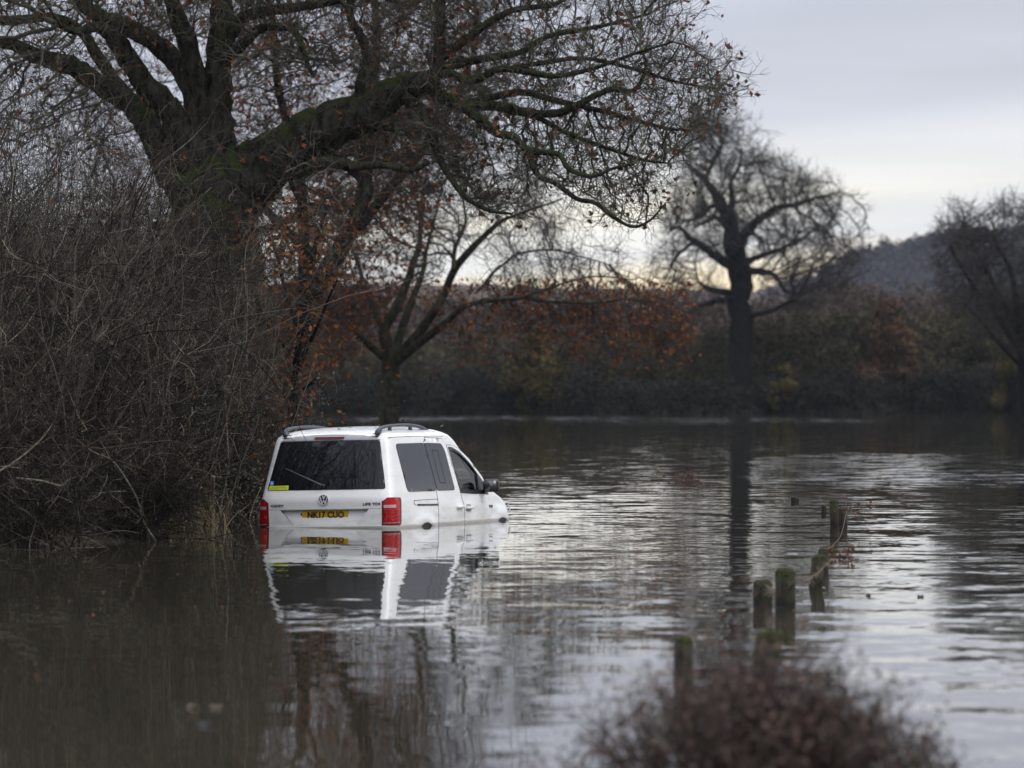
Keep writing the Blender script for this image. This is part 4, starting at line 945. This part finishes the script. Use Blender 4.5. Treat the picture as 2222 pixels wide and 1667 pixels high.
for sgn in (-1, 1):
    fn = lambda x, z, off, s=sgn: side_pt(x, z, off, s)
    patch('door_seam', dens(np.array(DOOR) + [-.004, 0], .2) * 1.0, lambda x, z, off, s=sgn: side_pt((x - 2.75) * 1.012 + 2.75, (z - .2) * 1.01 + .2, off, s), GAP, van, .002, [DWIN], .06)
    dr = patch('front_door', DOOR, fn, PAINT, van, .005, [DWIN], .05)
    patch('window_frame', np.array(DWIN), fn, BLACK, dr, .006, [(np.array(DWIN) - [2.70, .61]) * [.90, .86] + [2.705, .607]], .05, .03)
    patch('door_glass', (np.array(DWIN) - [2.70, .61]) * [.94, .92] + [2.70, .61], fn, CLEAR, dr, -.012, (), .06, .001)
    patch('quarter_trim', [(2.98, .355), (3.255, .35), (3.16, .49), (3.03, .585), (3.0, .40)], fn, BLACK, dr, .009, (), .05, .03)
    patch('window_sill_trim', [(2.335, .378), (2.85, .356), (3.30, .342), (3.32, .318), (2.85, .332), (2.345, .355)], fn, BLACK, dr, .010, (), .06, .01)
    for x0, z0, par in ((2.46, .166, dr),):
        bevel(mesh('door_handle', *box(side_pt(x0 + .10, z0, .022, sgn), (.20, .035, .034)), PAINT, par), .010)
        patch('handle_cup', roundp([(x0 + .02, z0 + .045), (x0 + .18, z0 + .045), (x0 + .18, z0 - .045), (x0 + .02, z0 - .045)], .03), fn, GREY, par, .0065, (), .05)
    patch('sliding_door_seam', SLD, lambda x, z, off, s=sgn: side_pt((x - 1.9) * 1.018 + 1.9, (z - .2) * 1.008 + .2, off, s), GAP, van, .0015, (), .06)
    sd_ = patch('sliding_door', SLD, fn, PAINT, van, .004, (), .05)
    patch('side_window', SG2, fn, SIDEGL, sd_, .007, (), .06)
    o = patch('window_vent', roundp([(1.606, .896), (1.80, .894), (1.886, .477), (1.69, .490)], .02), fn, GAP, sd_, .0085, [roundp([(1.616, .886), (1.792, .884), (1.874, .487), (1.699, .500)], .02)], .05, .003)
    bevel(mesh('door_handle', *box(side_pt(2.25, .186, .022, sgn), (.20, .035, .034)), PAINT, sd_), .010)
    patch('rear_side_window', SG1, fn, SIDEGL, van, .006, (), .06)
    patch('window_divider', [(1.398, .98), (1.416, .98), (1.568, .402), (1.550, .402)], fn, GAP, van, .0075, (), .06)
    fl = patch('rail_cover_seam', FLAP, fn, GAP, van, .003, [(np.array(FLAP) - [1.13, .268]) * [.988, .86] + [1.134, .268]], .05, .004)
    patch('door_rail', [(.85, .252), (1.528, .238), (1.528, .218), (.85, .232)], fn, BLACK, van, .005, (), .06)
    for xc, zr in ((1.06, .365), (3.75, .358)):
        t = np.linspace(0, np.pi, 17); q = np.stack([xc + zr * np.cos(t), -.338 + zr * np.sin(t)], 1); patch('wheel_arch', q, fn, BLACK, van, .006, (), .05, .006)
    patch('roof_gutter', [(.27, 1.064), (1.2, 1.070), (2.1, 1.062), (2.1, 1.058), (1.2, 1.065), (.27, 1.059)], fn, GAP, van, .002, (), .06)
    patch('pillar_seam', [(1.404, .99), (1.412, .99), (1.478, 1.06), (1.49, 1.105), (1.482, 1.105), (1.47, 1.06)], fn, GAP, van, .003, (), .04)
    # mirror
    mr = empty('mirror'); mr.parent = van; c0 = np.array([3.06, sgn * 1.00, .43])
    o = mesh('mirror_housing', *box(c0, (.115, .205, .165)), BLACK, mr); bevel(o, .045, 4); o.data.polygons.foreach_set('use_smooth', np.ones(len(o.data.polygons), bool))
    mesh('mirror_arm', *tube1([(3.20, sgn * .835, .355), (3.14, sgn * .89, .36), (3.08, sgn * .95, .385)], [.030, .028, .03], 8), BLACK, mr)
    V_, F_ = box(c0 + [-.058, 0, .0], (.006, .165, .125)); mesh('mirror_glass', V_, F_, mat('mirror_silver', (.10, .105, .11), .05, metal=.6), mr)
    if sgn < 0: patch('wing_badge', [(3.285, .186), (3.425, .182), (3.405, .150), (3.30, .152)], fn, BADGE, van, .008, [[(3.32, .178), (3.35, .177), (3.345, .160), (3.325, .160)], [(3.365, .177), (3.395, .176), (3.385, .160), (3.368, .160)]], .03, .006)
    # head lamp wraps the nose
    hl = [(4.03, .185), (4.12, .16), (4.15, .08), (4.10, .06)]; patch('headlight', roundp(hl, .03), fn, LENS, van, .006, (), .04)
    # roof rail
    rl = [(.26, .585, 1.105), (.30, .605, 1.158), (.50, .615, 1.192), (.95, .62, 1.205), (1.35, .618, 1.198), (1.70, .61, 1.170), (1.98, .60, 1.115)]
    P = spline(np.array([(x, sgn * y, z) for x, y, z in rl]), 5); V_, F_ = tubes(P[None], np.full((1, len(P)), .021), 8); ctr = np.repeat(P, 8, 0); V_ = ctr + (V_ - ctr) * [1, 1.4, .95]
    rail = mesh('roof_rail', V_, F_, RAILM, van)
    for xx, zz in ((.62, 1.175), (1.30, 1.18)): bevel(mesh('rail_foot', *box((xx, sgn * .617, zz - .012), (.07, .03, .07)), RAILM, rail), .008)
    mesh('rail_foot', *box((.30, sgn * .598, 1.12), (.10, .045, .06)), RAILM, rail)
# rear
patch('tailgate_seam', np.array(TGATE), lambda y, z, off: rear_pt(y * 1.010, (z - .5) * 1.012 + .5, off), GAP, van, .0015, [np.array(REC) * 1.04], .06)
tg = patch('tailgate', TGATE, rear_pt, PAINT, van, .005, [REC], .045)
patch('rear_window', roundp(RWIN, .03), rear_pt, GLASS, tg, .009, (), .06)
sp_ = patch('spoiler', SPOIL, rear_pt, GREY, tg, .016, (), .05, .02)
patch('brake_light', roundp([(-.19, 1.080), (.19, 1.080), (.19, 1.056), (-.19, 1.056)], .012), rear_pt, DRED, sp_, .026, (), .06, .012)
rdep = lambda z: -.004 - .040 * np.clip((z - .03) / .185, 0, 1)
patch('plate_recess', np.array(REC), lambda y, z, off: rear_pt(y, z, off + (rdep(z))), PAINT, tg, .0, (), .04, .001)
q = dens(np.array(REC), .05); a = np.array([rear_pt(y, z, .005) for y, z in q]); b2 = np.array([rear_pt(y, z, rdep(z)) for y, z in q]); n = len(q)
mesh('recess_edge', np.concatenate([a, b2]), np.array([(i, (i + 1) % n, n + (i + 1) % n, n + i) for i in range(n)]), PAINT, tg, False)
patch('crease_shade', [(-.725, .2225), (.725, .2225), (.725, .2175), (-.725, .2175)], rear_pt, GREY, tg, .0055, (), .06, .001)  # flat grey strip: shade line of the tailgate fold put in as colour
patch('bumper_top', [(-.73, .014), (.73, .014), (.86, .008), (.86, -.12), (-.86, -.12), (-.86, .008)], rear_pt, PAINT, van, .020, (), .06, .02)
# number plate
pl = patch('number_plate', roundp([(-.295, .206), (.295, .206), (.295, .099), (-.295, .099)], .01), lambda y, z, off: rear_pt(y, z, off - .028), YEL, tg, .004, (), .08)
patch('plate_holder', [(-.235, .0985), (.235, .0985), (.235, .090), (-.235, .090)], lambda y, z, off: rear_pt(y, z, off - .024), BLACK, tg, .003, (), .08)
patch('plate_tow_hook', [(-.315, .165), (-.302, .178), (-.300, .145), (-.312, .145)], lambda y, z, off: rear_pt(y, z, off - .030), BADGE, pl, .006, (), .03)


def lettering(name, txt, y0, y1, z0, z1, off, m, parent, bold=0.0, shear=0.0):
    """raised letters fitted into a box on the tail, read from behind the van"""
    cu = bpy.data.curves.new(name, 'FONT'); cu.body = txt; cu.extrude = .02; cu.offset = bold; cu.resolution_u = 3; cu.shear = shear; to = bpy.data.objects.new(name, cu); C.objects.link(to); dg = bpy.context.evaluated_depsgraph_get(); me = bpy.data.meshes.new_from_object(to.evaluated_get(dg)); bpy.data.objects.remove(to)
    v = np.empty(len(me.vertices) * 3, np.float32); me.vertices.foreach_get('co', v); v = v.reshape(-1, 3); lo, hi = v.min(0), v.max(0); q = []
    for a, b, cc in (v - lo) / (hi - lo): q.append(rear_pt(y0 + a * (y1 - y0), z0 + b * (z1 - z0), off + .003 * cc))
    me.vertices.foreach_set('co', np.array(q, np.float32).ravel()); me.update(); me.materials.clear(); me.materials.append(m); o = bpy.data.objects.new(name, me); C.objects.link(o); o.parent = parent; return o


lettering('plate_lettering', 'NK17 CUO', -.225, .245, .115, .194, -.0225, INK, pl, .035)
lettering('model_lettering', 'CADDY', -.692, -.520, .252, .282, .006, BADGE, tg, .03)
lettering('trim_lettering', 'LIFE TDI', .497, .708, .258, .290, .006, BADGE, tg, .03)
# emblem: dark disc, bright ring and the two stacked letters
e0 = rear_pt(0, .332, .008)
em = patch('emblem', [(.062 * math.cos(t), .332 + .062 * math.sin(t)) for t in np.linspace(0, 2 * np.pi, 33)[:-1]], rear_pt, EMB, tg, .012, (), .03, .012)
ring = mesh('emblem_ring', *torus(e0 + [-.006, 0, 0], .062, .0058, (1, 0, 0)), CHROME, em)


def strokes(lines, w):
    o = []
    for a, b in lines:
        a, b = np.array(a), np.array(b); t = (b - a) / np.hypot(*(b - a)); nrm = np.array([-t[1], t[0]]) * w / 2; q = [a + nrm, b + nrm, b - nrm, a - nrm]
        V_ = np.array([rear_pt(y, z, .0185) for y, z in q] + [rear_pt(y, z, .011) for y, z in q]); o.append((V_, np.array([[0, 1, 2, 3], [0, 4, 5, 1], [1, 5, 6, 2], [2, 6, 7, 3], [3, 7, 4, 0]])))
    return join(o)


zc = .332
mesh('emblem_letters', *strokes([((-.019, zc + .054), (0, zc + .010)), ((.019, zc + .054), (0, zc + .010)), ((-.046, zc + .034), (-.021, zc - .046)), ((-.021, zc - .046), (0, zc - .004)), ((0, zc - .004), (.021, zc - .046)), ((.021, zc - .046), (.046, zc + .034))], .0125), CHROME, em, False)
# tail lights wrap the rear corners
for sgn in (-1, 1):
    sc_ = lambda z: outline(z)[1][NR + NFL - 1]
    lf = lambda s, z, off, g=sgn: peri(s, z, off, g)
    TL = roundp([(.795, .350), (1.065, .343), (1.085, .315), (1.05, .035), (1.03, .018), (.734, .022), (.739, .302)], .014)
    tl = patch('tail_light', TL, lf, DRED, van, .012, (), .035, .03)
    patch('lamp_lens', roundp([(.80, .338), (1.0, .333), (1.015, .30), (.99, .12), (.99, .05), (.75, .05), (.755, .30)], .012), lf, RED, tl, .0155, (), .035, .004)
    patch('reversing_lamp', [(.755, .259), (.90, .261), (.90, .225), (.755, .225)], lf, WLENS, tl, .0185, (), .04, .004)
    for zz in (.195, .165, .12, .082): patch('lamp_rib', [(.76, zz), (.94, zz + .002), (.94, zz - .012), (.76, zz - .012)], lf, DRED, tl, .0175, (), .04, .003)
    patch('lamp_rim', [(.750, .048), (1.0, .046), (1.0, .040), (.750, .042)], lf, mat('pink_lens', (.6, .25, .26), .2), tl, .0165, (), .05, .003)
# stickers, wiper
sk = patch('window_sticker', [(-.735, .506), (-.475, .508), (-.475, .455), (-.742, .455)], rear_pt, STY, tg, .0105, (), .06, .001)
for zz, y0, y1 in ((.494, -.70, -.51), (.481, -.725, -.49), (.466, -.725, -.60), (.466, -.58, -.49)): patch('print_line', [(y0, zz + .003), (y1, zz + .003), (y1, zz - .003), (y0, zz - .003)], rear_pt, mat('sticker_ink', (.22, .27, .015), .6), sk, .0113, (), .06, .0006)
bs = patch('badge_sticker', [(-.733, .563), (-.683, .565), (-.680, .513), (-.730, .511)], rear_pt, STB, tg, .0105, (), .06, .001)
mesh('badge_symbol', *join([torus(rear_pt(-.703, .528, .0115), .010, .0022, (1, 0, 0), 16, 5), tube1([rear_pt(-.709, .556, .0115), rear_pt(-.708, .542, .0115), rear_pt(-.698, .540, .0115), rear_pt(-.692, .526, .0115)], [.0028] * 4, 5, 2)]), STW, bs)
wp = mesh('rear_wiper', *tube1([rear_pt(-.535, .715, .030), rear_pt(-.30, .617, .034), rear_pt(-.03, .502, .034)], [.006, .010, .016], 6), RAILM, tg)
mesh('wiper_pivot', *tube1([rear_pt(-.02, .498, .004), rear_pt(-.02, .498, .045)], [.026, .022], 10, 2), BLACK, wp)
patch('windscreen', roundp([(-.60, 1.01), (.60, 1.01), (.70, .52), (-.70, .52)], .05), front_pt, CLEAR, van, .004, (), .06, .002)
patch('windscreen_frame', np.array([(-.70, 1.05), (.70, 1.05), (.815, .48), (-.815, .48)]), front_pt, BLACK, van, .002, [roundp([(-.60, 1.01), (.60, 1.01), (.71, .52), (-.71, .52)], .05)], .06, .004)
# cabin
cb_ = empty('cabin'); cb_.parent = van
mesh('cabin_floor', *box((2.3, 0, .05), (2.4, 1.55, .04)), DARKIN, cb_, False)
bevel(mesh('dashboard', *box((3.18, 0, .36), (.45, 1.45, .16)), DARKIN, cb_), .05)
mesh('bulkhead', *box((1.45, 0, .55), (.03, 1.5, .95)), DARKIN, cb_, False)
mesh('steering_wheel', *torus((2.83, -.37, .44), .175, .014, (.85, 0, .5)), BLACK, cb_)
for y in (-.37, .37):
    st = bevel(mesh('seat', *box((2.02, y, .30), (.14, .48, .56)), DARKIN, cb_), .05); bevel(mesh('headrest', *box((1.98, y, .70), (.10, .27, .17)), DARKIN, st), .04)
# leaf litter on the roof
rng = np.random.default_rng(90); n = 36; px = rng.uniform(.5, 2.0, n); py = rng.uniform(-.5, .5, n)
pz = np.array([np.interp(abs(y), ip(VZ, np.linspace(1.2, 1.1, 40)), np.linspace(1.2, 1.1, 40)) for y in py]); pz = np.minimum(pz, np.interp(px, ip(XRZ, np.linspace(1.1, 1.2, 40)), np.linspace(1.1, 1.2, 40))) + .008
V_, F_ = leaves(rng, np.stack([px, py, pz], 1), .04, .022, 1.0); lt = mesh('leaf_litter', V_, [F_], LEAF_DEAD, None, False); lt.location = van.location; lt.rotation_euler = van.rotation_euler
tag(lt, 'scattered wet dead leaves lying on the van roof', 'dead leaves', kind='stuff')
# ------------------------------------------------------------------ fence posts in the water
PM = mat('post_wood', rough=.85, spec=.25); nt = PM.node_tree; b_ = bsdf(PM)
tcn = nd(nt, 'ShaderNodeTexCoord'); mp = nd(nt, 'ShaderNodeMapping'); mp.inputs['Scale'].default_value = (30, 30, 4); nt.links.new(tcn.outputs['Object'], mp.inputs[0])
n1 = nd(nt, 'ShaderNodeTexNoise', i_Scale=1.0, i_Detail=6.0, i_Roughness=.65); nt.links.new(mp.outputs[0], n1.inputs['Vector']); sz = nd(nt, 'ShaderNodeSeparateXYZ'); nt.links.new(tcn.outputs['Object'], sz.inputs[0])
c = ramp(nt, n1.outputs['Fac'], [(.32, (.012, .011, .008)), (.68, (.055, .050, .038))]); n2 = nd(nt, 'ShaderNodeTexNoise', i_Scale=9.0, i_Detail=4.0); nt.links.new(tcn.outputs['Object'], n2.inputs['Vector'])
c = mixc(nt, ramp(nt, n2.outputs['Fac'], [(.42, 0.0), (.62, .75)]), c, (.040, .048, .016))
wet = nd(nt, 'ShaderNodeMapRange', i_From_Min=.09, i_From_Max=.03, i_To_Min=0.0, i_To_Max=.8); nt.links.new(math_(nt, 'ADD', sz.outputs[2], math_(nt, 'MULTIPLY', math_(nt, 'SUBTRACT', n2.outputs['Fac'], .5), .08)), wet.inputs[0])
nt.links.new(mixc(nt, wet.outputs[0], c, (.010, .009, .008)), b_.inputs['Base Color'])
bp = nd(nt, 'ShaderNodeBump', i_Strength=.8, i_Distance=.008); nt.links.new(n1.outputs['Fac'], bp.inputs['Height']); nt.links.new(bp.outputs[0], b_.inputs['Normal'])
MOSS = mat('post_moss', rough=.95, spec=.1); nt = MOSS.node_tree; tcn = nd(nt, 'ShaderNodeTexCoord'); n2 = nd(nt, 'ShaderNodeTexNoise', i_Scale=45.0, i_Detail=4.0); nt.links.new(tcn.outputs['Object'], n2.inputs['Vector'])
nt.links.new(ramp(nt, n2.outputs['Fac'], [(.35, (.016, .020, .008)), (.65, (.046, .052, .020))]), bsdf(MOSS).inputs['Base Color'])
WIRE = mat('rusty_wire', (.10, .065, .045), .7); HAY = mat('hanging_hay', (.16, .125, .095), .9)
POSTG = 'mossy fence posts standing in the flood water'


def post(u, vw, vt, wpx, label, seed, lean=(0, 0), moss=True, square=False, chamfer=.18):
    rng = np.random.default_rng(seed); d = dwater(vw); b = np.array([(u - CX) / FPX * d, d, 0]); h = (vw - vt) / FPX * d; r = wpx / FPX * d / 2
    n = 18; t = np.arange(n) / n * 2 * np.pi; rad = r * (1 + .05 * np.sin(2 * t + seed) + .04 * rng.normal(size=n))
    if square: rad = r * np.minimum(1.16, 1 / np.maximum(np.abs(np.cos(t + .5)), np.abs(np.sin(t + .5))))
    lv = [(-.6, 1.0), (-.05, 1.0), (h * .35, .99), (h * .7, 1.0), (h - r * chamfer * 1.2, .985), (h - r * chamfer * .4, .95), (h, 1 - chamfer), (h + .004, .5), (h + .003, .02)]; V = []
    slope = rng.uniform(-.12, .12, 2)
    for z, f in lv:
        x, y = rad * f * np.cos(t), rad * f * np.sin(t); zz = z + (slope[0] * x + slope[1] * y + rng.normal(size=n) * .004 * (z > h * .9) if z > h * .6 else 0 * x)
        V.append(np.stack([x + lean[0] * z, y + lean[1] * z, zz], 1))
    m = len(lv); i = np.arange(m - 1)[:, None] * n; k = np.arange(n)[None]; k2 = (k + 1) % n; F = np.stack([i + k, i + k2, i + n + k2, i + n + k], -1).reshape(-1, 4)
    root = empty('fence_post', b, (0, 0, rng.uniform(0, 6) if not square else 0)); tag(root, label, 'fence post', POSTG); root.rotation_euler = (0, 0, 0)
    mesh('post_shaft', np.concatenate(V), F, PM, root)
    if moss:
        q = []; lv2 = [(h - r * .55, .995), (h - r * .25, 1.02), (h + .003, 1.0 - chamfer * .7), (h + .010, .6), (h + .012, .02)]
        for j, (z, f) in enumerate(lv2):
            x, y = rad * f * np.cos(t), rad * f * np.sin(t); dz = rng.uniform(-.45, .35, n) * r if j == 0 else rng.normal(size=n) * .003
            q.append(np.stack([x + lean[0] * z, y + lean[1] * z, z + dz + slope[0] * x + slope[1] * y], 1))
        i = np.arange(4)[:, None] * n; F = np.stack([i + k, i + k2, i + n + k2, i + n + k], -1).reshape(-1, 4); mesh('moss_cap', np.concatenate(q), F, MOSS, root)
    return root


post(1655, 1312, 1262, 40, 'flat-topped mossy post just left of the broad chamfered one', 1)
post(1704, 1318, 1236, 43, 'broad chamfered mossy post, tallest of the near posts', 2, chamfer=.3)
post(1648, 1528, 1372, 54, 'blurred leaning post with mossy top behind the bramble bush', 3, (.16, 0), chamfer=.3)
post(1483, 1470, 1385, 43, 'dark blurred post standing alone left of the other posts', 4)
post(1770, 1273, 1207, 31, 'leaning post with the bright green moss top', 5, (.12, 0), chamfer=.25)
post(1787, 1238, 1190, 20, 'thin dark post close behind the bright moss-topped one', 6, moss=False, square=True)
post(1811, 1143, 1086, 19, 'taller of the two far posts standing together', 7, (-.03, 0))
post(1829, 1141, 1103, 19, 'shorter right-hand post of the far pair', 8)
post(1725, 1089, 1079, 18, 'low stump barely above the water beyond the other posts', 9, moss=False)
post(1788, 1112, 1096, 12, 'faint slim post left of the far pair', 10, moss=False)


def strand(name, label, pts, dl, r, hay=0.0, seed=0):
    dl = np.interp(np.linspace(0, 1, len(pts)), np.linspace(0, 1, len(dl)), dl); P = np.array([U(u, v, q) for (u, v), q in zip(pts, dl)]); b = P[0].copy(); root = empty(name, b); tag(root, label, 'fence wire')
    mesh('wire', *tube1(P - b, [r, r], 5, 6), WIRE, root)
    if hay:
        rng = np.random.default_rng(seed); q = spline(P - b, 30); n = len(q); m_ = 150; k = rng.integers(0, n - 1, m_); c = q[k] + rng.normal(size=(m_, 3)) * .006; D = unit(unit(np.gradient(q, axis=0)[k]) + rng.normal(size=(m_, 3)) * .22 * hay)
        Pq, Rq = grow(rng, c, D, rng.uniform(.05, .14, m_), .0022, 6, .12, -.02, .5); V, F = tubes(Pq, Rq, 3); tag(mesh('hanging_grass', V, F, HAY, root), kind='stuff')
    return root


def W1(x, y): return (1550 + x / 6.38, 1220 + y / 6.38)
def W2(x, y): return (1700 + x / 8.295, 1060 + y / 8.295)


strand('fence_wire', 'sagging grass-hung wire between the bright moss-topped post and the broad post', [W2(800, 1370), W1(1560, 30), W1(1430, 150), W1(1310, 235), W1(1200, 262), W1(1120, 262)], [40.2, 36.3], .0035, 1.0, 1)
strand('fence_wire', 'grass-hung wire looped across the broad post to the flat-topped one', [W1(1110, 262), W1(1060, 330), W1(980, 390), W1(880, 425), W1(790, 390)], [36.1, 36.5], .0035, .8, 2)
strand('fence_wire', 'thin wire from the far pair down to the thin dark post', [W2(1140, 400), W2(1040, 830), W2(900, 1010), W2(800, 1100)], [57.5, 43.5], .003)
# dead bramble caught on the far pair, and on the water left of it
def sprig(name, label, u, v, d, spread, n, l, seed, m, up=.0, lf=0, cat='bramble'):
    rng = np.random.default_rng(seed); b = U(u, v, d); P0 = rng.normal(size=(n, 3)) * np.array(spread); P, Rr = grow(rng, P0, unit(rng.normal(size=(n, 3)) * [1, .8, .7] + [0, 0, up]), rng.uniform(.4, 1, n) * l, .003, 8, .3, -.02, .5); parts = [tubes(P, Rr, 3)]
    p, dd, r = spawn(rng, P, Rr, 4, (.5, 1.2)); P2, R2 = grow(rng, p, dd, rng.uniform(.2, .5, len(p)) * l, .002, 5, .3); parts.append(tubes(P2, R2, 3)); V, F = join(parts); V[:, 2] = np.maximum(V[:, 2], -b[2] - .03)
    root = empty(name, b); tag(root, label, cat); mesh('stems', V, F, m, root)
    if lf: c = P2[:, -1][rng.random(len(P2)) < lf]; V, F = leaves(rng, c, .05, .035); V[:, 2] = np.maximum(V[:, 2], -b[2] - .01); mesh('foliage', V, [F], LEAF_DEAD, root, smooth=False)
    return root


sprig('dead_bramble', 'tangle of dead bramble caught on the far pair of posts', 1842, 1102, 57.2, (.06, .05, .06), 16, .34, 12, FG_STEM, .3, .2)
sprig('dead_weeds', 'few dark dead stems poking from the water left of the far pair of posts', 1764, 1145, 55.5, (.05, .04, .02), 7, .3, 13, FG_STEM, 1.0)
sprig('drowned_weeds', 'strip of drowned reddish dead stems out on the open water right of the van', 1485, 1049, 83, (.30, .3, .0), 60, .30, 14, FG_STEM, .25, .5)
sprig('drowned_weeds', 'tuft of drowned dead stems beyond the van bonnet', 1010, 975, 118, (.22, .2, .0), 40, .55, 15, FG_STEM, .5, .3)
sprig('floating_debris', 'raft of red leaves and twigs floating below the far pair of posts', 1812, 1209, 46.8, (.07, .10, .0), 22, .16, 16, FG_STEM, .05, .9, 'debris')
sprig('fine_stems', 'fine blurred bramble twigs with red leaves left of the flat-topped post', 1605, 1345, 33.5, (.10, .1, .03), 16, .34, 17, FG_STEM, .1, .12)


def drift(name, label, cat, items, l, m, seed):
    for (u, v), lab in zip(items, label):
        rng = np.random.default_rng(seed); seed += 1; d = dwater(v); n = 14; t = np.arange(n) / n * 2 * np.pi; r = (1 + .18 * rng.normal(size=n)); a, bb = l / 2, l * .38
        o_ = np.stack([a * r * np.cos(t), bb * r * np.sin(t), .008 + .010 * np.sin(2 * t + 1)], 1); V = np.concatenate([o_, o_ * .5 + [0, 0, .012], [[0, 0, .010]], o_ - [0, 0, .010]]); k = np.arange(n); k2 = (k + 1) % n
        F4 = np.concatenate([np.stack([k, k2, n + k2, n + k], 1), np.stack([k2, k, 2 * n + 1 + k, 2 * n + 1 + k2], 1)]); F3 = np.stack([n + k, n + k2, np.full(n, 2 * n)], 1)
        o = mesh(name, V, [F4, F3], m); o.location = ((u - CX) / FPX * d, d, 0); o.rotation_euler = (0, 0, rng.uniform(0, 6)); tag(o, lab, cat)


TAN = mat('tan_leaf', (.06, .038, .025), .9); BARKCH = mat('bark_chip', (.05, .042, .035), .8)
drift('floating_leaf', ['curled tan leaf floating at the lower left, left one of a pair', 'curled tan leaf floating at the lower left, right one of a pair'], 'leaf', [(418, 1537), (468, 1537)], .085, TAN, 1)
drift('floating_leaf', ['grey leaf floating just below the pair of tan leaves'], 'leaf', [(446, 1576)], .08, mat('grey_leaf', (.018, .018, .02), .9), 5)
drift('floating_bark', ['dark chip of bark floating right of the red leaf raft'], 'bark', [(1852, 1216)], .085, BARKCH, 7)
drift('floating_bark', ['small dark speck of bark floating right of the bright moss-topped post'], 'bark', [(1885, 1293)], .05, BARKCH, 8)
drift('floating_leaf', ['small brown leaf floating on the open water near the right edge'], 'leaf', [(1997, 1296)], .05, BARKCH, 9)
rng = np.random.default_rng(95); n = 95; v = rng.uniform(1150, 1500, n); v = 1150 + (v - 1150) ** 1.0; u = rng.uniform(20, 560, n); d = CAMH * FPX / (v - HY)
c = np.stack([(u - CX) / FPX * d, d, np.full(n, .004)], 1); V, F = leaves(rng, c, .035, .024, 1.0); V[:, 2] = np.clip(V[:, 2], .002, .012)
tag(mesh('floating_litter', V, [F], LEAF_DEAD, smooth=False), 'tiny leaf fragments scattered on the calm water at the left', 'leaf litter', kind='stuff')
